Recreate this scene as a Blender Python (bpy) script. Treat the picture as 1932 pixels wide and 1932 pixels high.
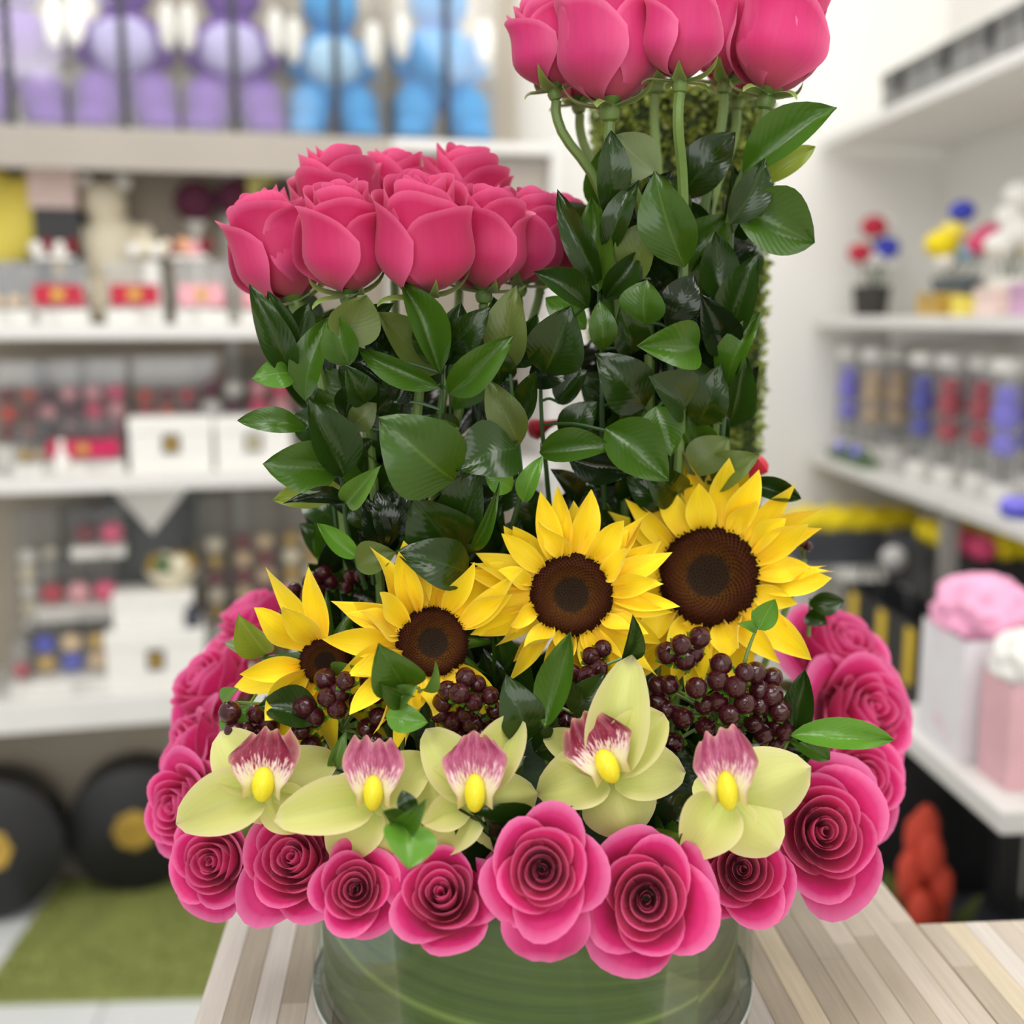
import bpy, bmesh, math, random
from mathutils import Vector, Matrix, noise

for o in list(bpy.data.objects):
    bpy.data.objects.remove(o)
scene = bpy.context.scene
COL = scene.collection

# ------------------------------------------------------------------ camera, world, lights, exposure
F = 2250.0                       # focal length in pixels of the 1932 px frame
YAW, PITCH = math.radians(4.2), math.radians(9.24)
FWD = Vector((math.sin(YAW) * math.cos(PITCH), math.cos(YAW) * math.cos(PITCH), -math.sin(PITCH)))
RGT = Vector((math.cos(YAW), -math.sin(YAW), 0))
UPV = RGT.cross(FWD)
FH = Vector((math.sin(YAW), math.cos(YAW), 0))
CAM = -(FH * 0.718 + RGT * 0.0128) + Vector((0, 0, 0.419))
cd = bpy.data.cameras.new('camera')
cd.sensor_width = 36.0
cd.lens = 36.0 * F / 1932.0
cd.clip_start = 0.02
cd.clip_end = 50
cd.dof.use_dof = True
cd.dof.focus_distance = 0.645
cd.dof.aperture_fstop = 3.7
cam = bpy.data.objects.new('camera', cd)
COL.objects.link(cam)
cam.matrix_world = Matrix.Translation(CAM) @ Matrix((RGT, UPV, -FWD)).transposed().to_4x4()
scene.camera = cam

w = bpy.data.worlds.new('shop_light')
scene.world = w
w.use_nodes = True
w.node_tree.nodes['Background'].inputs['Color'].default_value = (1.0, 0.985, 0.96, 1)
w.node_tree.nodes['Background'].inputs['Strength'].default_value = 0.48

def area(name, loc, target, sx, sy, power, col=(1, 0.98, 0.95)):
    l = bpy.data.lights.new(name, 'AREA')
    l.shape = 'RECTANGLE'
    l.size, l.size_y = sx, sy
    l.energy = power
    l.color = col
    o = bpy.data.objects.new(name, l)
    COL.objects.link(o)
    o.location = loc
    d = Vector(target) - Vector(loc)
    o.rotation_euler = d.to_track_quat('-Z', 'Y').to_euler()
    return o

# rows of ceiling light panels of the shop (above the frame) and the shop window behind the photographer
area('ceiling_panel_light', (-0.6, -0.75, 1.75), (-0.1, 0.1, 0.2), 0.6, 1.2, 13)
area('ceiling_panel_light', (0.8, -0.35, 1.75), (0.1, 0.1, 0.2), 0.6, 1.2, 9)
area('ceiling_panel_light', (-0.6, 1.35, 1.75), (-0.6, 1.35, 0), 1.2, 0.8, 11)
area('ceiling_panel_light', (0.75, 1.35, 1.75), (0.75, 1.35, 0), 1.0, 0.8, 10)
area('shop_window_light', (-0.5, -3.0, 0.9), (0, 0.5, 0.2), 3.0, 1.8, 34, (1, 0.99, 0.98))

scene.view_settings.view_transform = 'Standard'
scene.view_settings.look = 'None'
scene.view_settings.exposure = 0.30
scene.view_settings.gamma = 1.0
scene.view_settings.use_curve_mapping = False

# ------------------------------------------------------------------ pixel rays
def ray(px, py):
    return FWD + RGT * ((px - 966) / F) - UPV * ((py - 966) / F)

def at(px, py, Y):
    d = ray(px, py)
    return CAM + d * ((Y - CAM.y) / d.y)

def atX(px, py, X):
    d = ray(px, py)
    return CAM + d * ((X - CAM.x) / d.x)

def atZ(px, py, Z):
    d = ray(px, py)
    return CAM + d * ((Z - CAM.z) / d.z)

def m_per_px(P):
    return (P - CAM).dot(FWD) / F

def vframe(P):
    t = (CAM - P).normalized()
    r = Vector((0, 0, 1)).cross(t).normalized()
    return r, t.cross(r), t

def vdir(P, a):
    r, u, t = vframe(P)
    return (r * a[0] + u * a[1] + t * a[2]).normalized()

def wdir(a):                      # right, up, toward the viewer in room axes
    return Vector((a[0], -a[2], a[1])).normalized()

def frame(P, axis, hint=Vector((0, 0, 1)), roll=0.0):
    """matrix with z along axis and y as near to hint as possible"""
    z = axis.normalized()
    y = hint - z * hint.dot(z)
    if y.length < 1e-4:
        y = Vector((0, 1, 0)) - z * z.y
    y.normalize()
    x = y.cross(z)
    M = Matrix((x, y, z)).transposed().to_4x4()
    return Matrix.Translation(P) @ M @ Matrix.Rotation(roll, 4, 'Z')

# ------------------------------------------------------------------ materials
def lin(c):
    return tuple(((v / 255) / 12.92 if v / 255 <= 0.04045 else ((v / 255 + 0.055) / 1.055) ** 2.4) for v in c[:3]) + (1,)

MATS = {}

class NT:
    def __init__(self, name):
        self.m = bpy.data.materials.new(name)
        self.m.use_nodes = True
        self.t = self.m.node_tree
        self.n = self.t.nodes
        self.b = self.n['Principled BSDF']
    def add(self, kind, **kw):
        n = self.n.new(kind)
        for k, v in kw.items():
            setattr(n, k, v)
        return n
    def link(self, a, b):
        self.t.links.new(a, b)
    def mix(self, fac, a, b, mode='MIX'):
        n = self.add('ShaderNodeMix', data_type='RGBA', blend_type=mode)
        for sock, val in ((n.inputs[0], fac), (n.inputs[6], a), (n.inputs[7], b)):
            if isinstance(val, bpy.types.NodeSocket):
                self.link(val, sock)
            else:
                sock.default_value = val
        return n.outputs[2]
    def math(self, op, a, b=0.0, c=None):
        n = self.add('ShaderNodeMath', operation=op)
        for i, val in enumerate((a, b) if c is None else (a, b, c)):
            if isinstance(val, bpy.types.NodeSocket):
                self.link(val, n.inputs[i])
            else:
                n.inputs[i].default_value = val
        return n.outputs[0]
    def ramp(self, fac, stops):
        n = self.add('ShaderNodeValToRGB')
        e = n.color_ramp.elements
        while len(e) < len(stops):
            e.new(0.5)
        for i, (p, c) in enumerate(stops):
            e[i].position = p
            e[i].color = c
        self.link(fac, n.inputs[0])
        return n.outputs[0]
    def noise(self, scale, detail=2.0, coord='Object', stretch=None):
        tc = self.add('ShaderNodeTexCoord')
        src = tc.outputs[coord]
        if stretch:
            mp = self.add('ShaderNodeMapping')
            mp.inputs['Scale'].default_value = stretch
            self.link(src, mp.inputs[0])
            src = mp.outputs[0]
        n = self.add('ShaderNodeTexNoise')
        n.inputs['Scale'].default_value = scale
        n.inputs['Detail'].default_value = detail
        self.link(src, n.inputs['Vector'])
        return n.outputs[0]
    def bump(self, h, strength, dist=0.001):
        n = self.add('ShaderNodeBump')
        n.inputs['Strength'].default_value = strength
        n.inputs['Distance'].default_value = dist
        self.link(h, n.inputs['Height'])
        self.link(n.outputs[0], self.b.inputs['Normal'])
    def translucent(self, col, amount):
        out = self.n['Material Output']
        tr = self.add('ShaderNodeBsdfTranslucent')
        if isinstance(col, bpy.types.NodeSocket):
            self.link(col, tr.inputs[0])
        else:
            tr.inputs[0].default_value = col
        mx = self.add('ShaderNodeMixShader')
        mx.inputs[0].default_value = amount
        self.link(self.b.outputs[0], mx.inputs[1])
        self.link(tr.outputs[0], mx.inputs[2])
        self.link(mx.outputs[0], out.inputs[0])

def plain(name, rgb, rough=0.5, metal=0.0, var=0.12, scale=30.0, bump=0.0, coat=0.0):
    if name in MATS:
        return MATS[name]
    t = NT(name)
    c = lin(rgb)
    nz = t.noise(scale, 3)
    dark = tuple(v * (1 - var) for v in c[:3]) + (1,)
    lite = tuple(min(1, v * (1 + var)) for v in c[:3]) + (1,)
    t.link(t.ramp(nz, [(0.3, dark), (0.7, lite)]), t.b.inputs['Base Color'])
    t.b.inputs['Roughness'].default_value = rough
    t.b.inputs['Metallic'].default_value = metal
    if coat:
        t.b.inputs['Coat Weight'].default_value = coat
    if bump:
        t.bump(nz, bump, 0.002)
    MATS[name] = t.m
    return t.m

def petal_mat(name, mid, edge, base, trans=0.22, rough=0.5, vein=0.10):
    t = NT(name)
    uv = t.add('ShaderNodeUVMap')
    sp = t.add('ShaderNodeSeparateXYZ')
    t.link(uv.outputs[0], sp.inputs[0])
    u, v = sp.outputs[0], sp.outputs[1]
    col = t.ramp(v, [(0.0, lin(base)), (0.42, lin(mid)), (0.88, lin(mid)), (1.0, lin(edge))])
    au = t.math('ABSOLUTE', t.math('MULTIPLY_ADD', u, 2.0, -1.0))
    e = t.math('POWER', au, 5.0)
    col = t.mix(t.math('MULTIPLY', e, 0.8), col, lin(edge))
    cb = t.add('ShaderNodeCombineXYZ')
    t.link(t.math('MULTIPLY', u, 26.0), cb.inputs[0])
    t.link(t.math('MULTIPLY', v, 2.0), cb.inputs[1])
    nz = t.add('ShaderNodeTexNoise')
    nz.inputs['Scale'].default_value = 1.0
    t.link(cb.outputs[0], nz.inputs['Vector'])
    oi = t.add('ShaderNodeObjectInfo')
    f = t.math('MULTIPLY_ADD', nz.outputs[0], vein * 2, 1.0 - vein)
    f = t.math('MULTIPLY', f, t.math('MULTIPLY_ADD', oi.outputs['Random'], 0.16, 0.92))
    hv = t.add('ShaderNodeHueSaturation')
    t.link(f, hv.inputs['Value'])
    t.link(col, hv.inputs['Color'])
    t.link(hv.outputs[0], t.b.inputs['Base Color'])
    t.b.inputs['Roughness'].default_value = rough
    t.b.inputs['Specular IOR Level'].default_value = 0.3
    t.b.inputs['Sheen Weight'].default_value = 0.15
    t.translucent(hv.outputs[0], trans)
    MATS[name] = t.m
    return t.m

def leaf_mat(name, c, rib, rough=0.3, trans=0.12, spec=0.5):
    t = NT(name)
    uv = t.add('ShaderNodeUVMap')
    sp = t.add('ShaderNodeSeparateXYZ')
    t.link(uv.outputs[0], sp.inputs[0])
    au = t.math('ABSOLUTE', t.math('MULTIPLY_ADD', sp.outputs[0], 2.0, -1.0))
    ribf = t.math('SUBTRACT', 1.0, t.math('SMOOTH_MIN', t.math('DIVIDE', au, 0.07), 1.0, 0.2))
    veins = t.math('SINE', t.math('MULTIPLY', t.math('ADD', sp.outputs[1], t.math('MULTIPLY', au, -0.35)), 75.0))
    nz = t.noise(60.0, 2)
    oi = t.add('ShaderNodeObjectInfo')
    base = t.mix(oi.outputs['Random'], tuple(v * 0.78 for v in lin(c)[:3]) + (1,), tuple(v * 1.22 for v in lin(c)[:3]) + (1,))
    base = t.mix(t.math('MULTIPLY', nz, 0.3), base, tuple(v * 1.5 for v in lin(c)[:3]) + (1,))
    col = t.mix(t.math('MULTIPLY', ribf, 0.55), base, lin(rib))
    t.link(col, t.b.inputs['Base Color'])
    t.b.inputs['Roughness'].default_value = rough
    t.b.inputs['Specular IOR Level'].default_value = spec
    t.bump(veins, 0.05, 0.001)
    t.translucent(col, trans)
    MATS[name] = t.m
    return t.m

def glass_mat(name, tint=(1, 1, 1), gloss=0.10, rough=0.02, body=0.0, bodycol=(1, 1, 1), edge=0.6):
    t = NT(name)
    out = t.n['Material Output']
    tr = t.add('ShaderNodeBsdfTransparent')
    tr.inputs[0].default_value = tuple(tint) + (1,)
    gl = t.add('ShaderNodeBsdfGlossy')
    gl.inputs['Roughness'].default_value = rough
    lw = t.add('ShaderNodeLayerWeight')
    lw.inputs[0].default_value = 0.25
    fac = t.math('MULTIPLY_ADD', lw.outputs[0], edge, gloss * 0.35)
    mx = t.add('ShaderNodeMixShader')
    t.link(fac, mx.inputs[0])
    t.link(tr.outputs[0], mx.inputs[1])
    t.link(gl.outputs[0], mx.inputs[2])
    last = mx.outputs[0]
    if body:
        df = t.add('ShaderNodeBsdfDiffuse')
        df.inputs[0].default_value = tuple(bodycol) + (1,)
        m2 = t.add('ShaderNodeMixShader')
        m2.inputs[0].default_value = body
        t.link(last, m2.inputs[1])
        t.link(df.outputs[0], m2.inputs[2])
        last = m2.outputs[0]
    t.link(last, out.inputs[0])
    MATS[name] = t.m
    return t.m

ROSE_RING = petal_mat('rose_petal_magenta', (222, 50, 128), (246, 128, 184), (228, 120, 150), 0.36)
ROSE_MID = petal_mat('rose_petal_deep_pink', (208, 48, 106), (236, 104, 154), (206, 100, 104), 0.30)
ROSE_TOP = petal_mat('rose_petal_pink', (220, 60, 126), (244, 122, 170), (206, 96, 112), 0.30)
SUN = petal_mat('sunflower_petal', (255, 224, 28), (255, 232, 70), (250, 196, 14), 0.14, 0.55, 0.16)
ORCHID = petal_mat('orchid_tepal', (226, 230, 142), (242, 232, 180), (208, 220, 118), 0.3, 0.5, 0.06)
SEPAL = petal_mat('rose_sepal', (120, 146, 62), (160, 176, 96), (110, 140, 60), 0.2, 0.5, 0.08)
LEAF = {
    'd': leaf_mat('leaf_dark', (34, 58, 12), (62, 90, 32), 0.21),
    'm': leaf_mat('leaf_mid', (58, 92, 18), (94, 126, 46), 0.28),
    'l': leaf_mat('leaf_light', (92, 128, 50), (128, 158, 80), 0.36),
    'y': leaf_mat('leaf_yellow_green', (134, 152, 46), (168, 182, 92), 0.42, 0.25),
    'o': leaf_mat('leaf_olive', (88, 104, 44), (112, 128, 68), 0.42, 0.2),
    'k': leaf_mat('leaf_blackish', (22, 36, 14), (40, 58, 28), 0.16),
    'b': leaf_mat('leaf_bright', (92, 142, 44), (138, 178, 86), 0.24, 0.2),
    'p': leaf_mat('leaf_pale_back', (134, 152, 104), (158, 172, 128), 0.5, 0.2),
}
STEM = plain('stem_green', (104, 132, 62), 0.45, var=0.2, scale=60)
STEM_BROWN = plain('stem_tan', (150, 136, 84), 0.5, var=0.2, scale=60)
STEM_DARK = plain('stem_dark', (52, 84, 40), 0.45, var=0.2, scale=60)

# ------------------------------------------------------------------ object helpers
def meta(o, label=None, cat=None, group=None, kind=None):
    if label: o['label'] = label
    if cat: o['category'] = cat
    if group: o['group'] = group
    if kind: o['kind'] = kind
    return o

def root(name, M, label, cat, group=None):
    o = bpy.data.objects.new(name, None)
    o.empty_display_size = 0.01
    COL.objects.link(o)
    o.matrix_basis = M if isinstance(M, Matrix) else Matrix.Translation(M)
    return meta(o, label, cat, group)

def mk(name, verts, faces, mat=None, uvs=None, smooth=True):
    me = bpy.data.meshes.new(name)
    me.from_pydata(verts, [], faces)
    if uvs is not None:
        ul = me.uv_layers.new(name='UVMap')
        data = [0.0] * (2 * len(me.loops))
        for i, l in enumerate(me.loops):
            data[2 * i], data[2 * i + 1] = uvs[l.vertex_index]
        ul.data.foreach_set('uv', data)
    if smooth:
        me.polygons.foreach_set('use_smooth', [True] * len(me.polygons))
    if mat:
        me.materials.append(mat)
    return me

def part(name, me, parent=None, M=None):
    o = bpy.data.objects.new(name, me)
    COL.objects.link(o)
    if parent is not None:
        o.parent = parent
    if M is not None:
        o.matrix_basis = M
    return o

def thing(name, me, M, label, cat, group=None):
    o = part(name, me, None, M if isinstance(M, Matrix) else Matrix.Translation(M))
    return meta(o, label, cat, group)

def struct(name, me, M=None):
    o = part(name, me, None, M)
    o['kind'] = 'structure'
    return o

def grid(fn, nu, nv):
    verts, uvs, faces = [], [], []
    for j in range(nv + 1):
        for i in range(nu + 1):
            u, v = i / nu * 2 - 1, j / nv
            verts.append(fn(u, v))
            uvs.append((i / nu, v))
    for j in range(nv):
        for i in range(nu):
            a = j * (nu + 1) + i
            faces.append((a, a + 1, a + nu + 2, a + nu + 1))
    return verts, faces, uvs

def gmesh(name, fn, nu, nv, mat):
    v, f, u = grid(fn, nu, nv)
    return mk(name, v, f, mat, u)

class MB:
    """collects shapes into one mesh"""
    def __init__(self):
        self.v, self.f = [], []
    def add(self, verts, faces, M=None):
        n = len(self.v)
        self.v += [tuple(M @ Vector(p)) if M is not None else tuple(p) for p in verts]
        self.f += [tuple(i + n for i in fc) for fc in faces]
        return self
    def box(self, x0, x1, y0, y1, z0, z1, M=None):
        v = [(x, y, z) for z in (z0, z1) for y in (y0, y1) for x in (x0, x1)]
        f = [(0, 2, 3, 1), (4, 5, 7, 6), (0, 1, 5, 4), (2, 6, 7, 3), (0, 4, 6, 2), (1, 3, 7, 5)]
        return self.add(v, f, M)
    def bevbox(self, x0, x1, y0, y1, z0, z1, b=0.003, M=None):
        bm = bmesh.new()
        bmesh.ops.create_cube(bm, size=1)
        for p in bm.verts:
            p.co = Vector(((x0 + x1) / 2 + p.co.x * (x1 - x0), (y0 + y1) / 2 + p.co.y * (y1 - y0), (z0 + z1) / 2 + p.co.z * (z1 - z0)))
        bmesh.ops.bevel(bm, geom=bm.edges[:], offset=b, segments=2, affect='EDGES', profile=0.5)
        self.bm(bm, M)
        return self
    def bm(self, bm, M=None):
        bm.verts.index_update()
        self.add([v.co[:] for v in bm.verts], [tuple(v.index for v in fc.verts) for fc in bm.faces], M)
        bm.free()
    def lathe(self, prof, n=24, M=None, closed_top=True, closed_bot=True):
        v, f = [], []
        for r, z in prof:
            for k in range(n):
                a = 2 * math.pi * k / n
                v.append((r * math.cos(a), r * math.sin(a), z))
        for j in range(len(prof) - 1):
            for k in range(n):
                k2 = (k + 1) % n
                f.append((j * n + k, j * n + k2, (j + 1) * n + k2, (j + 1) * n + k))
        if closed_bot: f.append(tuple(range(n))[::-1])
        if closed_top: f.append(tuple((len(prof) - 1) * n + k for k in range(n)))
        return self.add(v, f, M)
    def ball(self, c, r, seg=12, M=None, sx=1, sy=1, sz=1):
        bm = bmesh.new()
        bmesh.ops.create_uvsphere(bm, u_segments=seg, v_segments=max(6, seg * 2 // 3), radius=1)
        for p in bm.verts:
            p.co = Vector((c[0] + p.co.x * r * sx, c[1] + p.co.y * r * sy, c[2] + p.co.z * r * sz))
        self.bm(bm, M)
        return self
    def tube(self, pts, r, n=7, sub=4, M=None):
        pts = [Vector(p) for p in pts]
        if len(pts) > 2:
            q = []
            for i in range(len(pts) - 1):
                p0 = pts[max(0, i - 1)]; p1 = pts[i]; p2 = pts[i + 1]; p3 = pts[min(len(pts) - 1, i + 2)]
                for s in range(sub):
                    t = s / sub
                    q.append(0.5 * ((2 * p1) + (p2 - p0) * t + (2 * p0 - 5 * p1 + 4 * p2 - p3) * t * t + (3 * p1 - p0 - 3 * p2 + p3) * t ** 3))
            q.append(pts[-1])
            pts = q
        v, f = [], []
        m = len(pts)
        for i, p in enumerate(pts):
            d = (pts[min(m - 1, i + 1)] - pts[max(0, i - 1)]).normalized()
            x = d.cross(Vector((0.3, 0.9, 0.2))).normalized()
            y = d.cross(x)
            rr = r(i / (m - 1)) if callable(r) else r
            for k in range(n):
                a = 2 * math.pi * k / n
                v.append(tuple(p + x * (math.cos(a) * rr) + y * (math.sin(a) * rr)))
        for i in range(m - 1):
            for k in range(n):
                k2 = (k + 1) % n
                f.append((i * n + k, i * n + k2, (i + 1) * n + k2, (i + 1) * n + k))
        f.append(tuple(range(n))[::-1])
        f.append(tuple((m - 1) * n + k for k in range(n)))
        return self.add(v, f, M)
    def mesh(self, name, mat, smooth=True):
        me = mk(name, self.v, self.f, mat, None, smooth)
        if smooth:
            try:
                me.set_sharp_from_angle(angle=math.radians(38))
            except Exception:
                pass
        return me
# ------------------------------------------------------------------ room: floor, walls
XR = CAM.x + 1.0                 # front edge of the shelves on the right wall
XW = CAM.x + 1.32                # right wall
YB = CAM.y + 3.06                # back wall
ZF = -0.90                       # floor
WALL = plain('wall_paint_white', (232, 230, 224), 0.8, var=0.02, scale=4)
WALLB = plain('wall_paint_back', (222, 216, 205), 0.8, var=0.03, scale=4)
TILE = plain('floor_tile_white', (226, 228, 228), 0.35, var=0.04, scale=5)
GROUT = plain('floor_grout', (170, 168, 162), 0.8)
struct('wall_back', MB().box(-3.0, XW + 0.1, YB, YB + 0.1, ZF, 2.4).mesh('wall_back', WALL, False))
struct('wall_right', MB().box(XW, XW + 0.1, -2.6, YB, ZF, 2.4).mesh('wall_right', WALL, False))
fl = struct('floor', MB().box(-3.0, XW, -2.6, YB, ZF - 0.06, ZF - 0.004).mesh('floor', GROUT, False))
tm = MB().bevbox(-0.298, 0.298, -0.298, 0.298, -0.01, 0.004, 0.002).mesh('floor_tile', TILE, False)
for i in range(-5, 3):
    for j in range(-1, 5):
        if (i + 1) * 0.6 - 0.1 < XW and j * 0.6 + 0.5 < YB and i * 0.6 > -2.8:
            part('floor_tile', tm, fl, Matrix.Translation((i * 0.6 + 0.2, j * 0.6 + 0.2, ZF - 0.004)))
struct('baseboard_back', MB().bevbox(-3.0, XW - 0.02, YB - 0.015, YB, ZF, ZF + 0.09, 0.004).mesh('baseboard_back', WALL, False))
struct('baseboard_right', MB().bevbox(XW - 0.015, XW, -2.6, YB - 0.016, ZF, ZF + 0.09, 0.004).mesh('baseboard_right', WALL, False))

# ------------------------------------------------------------------ counters of glued wood strips
def wood(name, c):
    if name in MATS: return MATS[name]
    t = NT(name)
    a = t.noise(40.0, 5, 'Object', (9.0, 0.35, 9.0))
    b = t.noise(120.0, 3, 'Object', (9.0, 0.5, 9.0))
    oi = t.add('ShaderNodeObjectInfo')
    col = t.ramp(a, [(0.25, tuple(v * 0.86 for v in lin(c)[:3]) + (1,)), (0.7, tuple(min(1, v * 1.10) for v in lin(c)[:3]) + (1,))])
    col = t.mix(t.math('MULTIPLY', b, 0.25), col, tuple(v * 0.7 for v in lin(c)[:3]) + (1,))
    hv = t.add('ShaderNodeHueSaturation')
    t.link(t.math('MULTIPLY_ADD', oi.outputs['Random'], 0.16, 0.92), hv.inputs['Value'])
    t.link(col, hv.inputs['Color'])
    t.link(hv.outputs[0], t.b.inputs['Base Color'])
    t.b.inputs['Roughness'].default_value = 0.42
    t.bump(a, 0.08, 0.0006)
    MATS[name] = t.m
    return t.m
WOODS = [wood('wood_strip_grey', (194, 182, 164)), wood('wood_strip_cream', (214, 200, 172)), wood('wood_strip_pale', (204, 192, 176)),
         wood('wood_strip_taupe', (182, 169, 149)), wood('wood_strip_white', (214, 206, 196))]
WCORE = plain('counter_core', (150, 138, 120), 0.6)
WSIDE = plain('counter_cabinet_white', (226, 224, 220), 0.5, var=0.03)

e0, e1 = atZ(440, 1700, 0), atZ(366, 1932, 0)
r0, r1 = atZ(1640, 1634, 0), atZ(1728, 1743, 0)
XL = (e0.x + e1.x) / 2
XRT = (r0.x + r1.x) / 2
YC = r1.y                        # inner corner where the side counter starts

def counter(name, x0, x1, y0, y1, sw, label, seed, cabinet):
    rnd = random.Random(seed)
    r = root(name, (x0, y0, 0), label, 'counter')
    I = Matrix.Translation((-x0, -y0, 0))
    part('slab_core', MB().bevbox(x0 + 0.001, x1 - 0.001, y0, y1 - 0.001, -0.036, -0.004, 0.001).mesh('slab_core', WCORE, False), r, I)
    n = round((x1 - x0) / sw)
    sw = (x1 - x0) / n
    for k in range(n):
        y = y0 - rnd.uniform(0, 0.25)
        while y < y1:
            L = rnd.choice((0.22, 0.3, 0.38, 0.46))
            a, b = max(y, y0), min(y + L, y1)
            if b - a > 0.015:
                mt = rnd.choice(WOODS)
                h = rnd.uniform(-0.00015, 0)
                me = MB().bevbox(x0 + k * sw + 0.00012, x0 + (k + 1) * sw - 0.00012, a + 0.0001, b - 0.0001, -0.004, h, 0.0004).mesh('wood_strip', mt, False)
                part('wood_strip', me, r, I)
            y += L
    # edge strip
    part('cabinet_side', MB().bevbox(*cabinet, ZF, -0.037, 0.002).mesh('cabinet_side', WSIDE, False), r, I)
    return r

counter('wooden_counter', XL, XRT, -1.3, 0.225, 0.0168, 'pale butcher block counter top the vase stands on', 3, (XL + 0.03, XRT - 0.03, -1.25, 0.19))
counter('side_counter', XRT + 0.0006, XRT + 0.62, -1.3, YC, 0.0168, 'butcher block side counter joining on the right at the front corner', 5, (XRT + 0.02, XRT + 0.6, -1.25, YC - 0.03))

# ------------------------------------------------------------------ vase
VR, VH = 0.140, 0.125
GLASS = glass_mat('vase_glass', (0.94, 0.97, 0.94), 0.03, 0.03, 0.0, (1, 1, 1), 0.22)
v = root('glass_vase', (0, 0, 0), 'wide clear glass cylinder vase lined with green leaves on the counter', 'vase')
mb = MB()
prof = [(0.0, 0.0), (VR - 0.006, 0.0), (VR, 0.006), (VR, VH - 0.002), (VR - 0.002, VH), (VR - 0.004, VH - 0.002), (VR - 0.004, 0.010), (0.0, 0.009)]
mb.lathe([(max(r, 0.0005), z) for r, z in prof], 96)
part('glass_wall', mb.mesh('glass_wall', GLASS), v)
mb = MB()
ring = [(VR + 0.0004, 0.0015), (VR + 0.0012, 0.003), (VR + 0.0004, 0.005), (VR - 0.001, 0.0015)]
mb.lathe([(VR - 0.004, 0.0008), (VR + 0.0006, 0.0016), (VR + 0.0012, 0.0034), (VR + 0.0004, 0.0055)], 96, None, False, False)
part('base_rim', mb.mesh('base_rim', plain('glass_edge_bright', (205, 214, 206), 0.08, var=0.03)), v)

def wrapleaf_mat(name, c, c2):
    t = NT(name)
    uv = t.add('ShaderNodeUVMap')
    sp = t.add('ShaderNodeSeparateXYZ')
    t.link(uv.outputs[0], sp.inputs[0])
    u, vv = sp.outputs[0], sp.outputs[1]
    au = t.math('ABSOLUTE', t.math('MULTIPLY_ADD', u, 2.0, -1.0))
    rib = t.math('SUBTRACT', 1.0, t.math('MINIMUM', t.math('DIVIDE', au, 0.035), 1.0))
    cb = t.add('ShaderNodeCombineXYZ')
    t.link(t.math('MULTIPLY', u, 34.0), cb.inputs[0])
    t.link(t.math('MULTIPLY', vv, 1.5), cb.inputs[1])
    nz = t.add('ShaderNodeTexNoise')
    nz.inputs['Scale'].default_value = 1.0
    nz.inputs['Detail'].default_value = 4
    t.link(cb.outputs[0], nz.inputs['Vector'])
    col = t.ramp(nz.outputs[0], [(0.3, lin(c)), (0.75, lin(c2))])
    col = t.mix(t.math('MULTIPLY', rib, 0.6), col, lin((150, 172, 92)))
    t.link(col, t.b.inputs['Base Color'])
    t.b.inputs['Roughness'].default_value = 0.4
    return t.m

def wrap_leaf(a0, a1, z0, z1, w0, r, mat, label):
    """broad leaf pressed against the inside of the glass; midrib from (a0,z0) to (a1,z1)"""
    def fn(u, v_):
        a = a0 + (a1 - a0) * v_
        zc = z0 + (z1 - z0) * (v_ ** 0.7) - 0.015 * math.sin(v_ * math.pi)
        wv = w0 * (math.sin(math.pi * (0.06 + 0.90 * v_)) ** 0.32)
        z = zc + u * wv
        rr = r - 0.0012 * abs(u) + 0.0008 * math.sin(v_ * 9)
        z = min(max(z, 0.0125), 0.118)
        return (rr * math.sin(a), -rr * math.cos(a), z)
    me = gmesh('lining_leaf', fn, 24, 40, mat)
    thing('lining_leaf', me, Matrix.Identity(4), label, 'leaf', 'broad leaves lining the vase')
wl1 = wrapleaf_mat('lining_leaf_green', (62, 86, 36), (88, 112, 52))
wl2 = wrapleaf_mat('lining_leaf_dark', (48, 66, 26), (72, 92, 38))
R_ = math.radians
wrap_leaf(R_(-115), R_(40), 0.100, 0.040, 0.105, 0.1330, wl1, 'broad ribbed green leaf lining the left front of the vase')
wrap_leaf(R_(110), R_(-10), 0.085, 0.030, 0.105, 0.1305, wl2, 'broad darker leaf lining the right front of the vase')
wrap_leaf(R_(250), R_(90), 0.06, 0.06, 0.080, 0.1280, wl2, 'broad leaf lining the far side of the vase')
wrap_leaf(R_(-60), R_(70), 0.03, 0.03, 0.050, 0.1265, wl1, 'broad leaf lying low behind the other lining leaves')
ADDED_FOAM = plain('added_floral_foam', (40, 62, 34), 0.9, var=0.25, scale=120, bump=0.3)  # unseen foam dome, added to stop light showing through between the flowers
mb = MB()
mb.lathe([(0.001, 0.012), (0.118, 0.012), (0.122, 0.02), (0.122, 0.115), (0.112, 0.135), (0.08, 0.155), (0.03, 0.165), (0.001, 0.166)], 48)
thing('added_floral_foam', mb.mesh('added_floral_foam', ADDED_FOAM), Matrix.Identity(4), 'unseen dark green floral foam block added under the flowers to stop light', 'floral foam')

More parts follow.
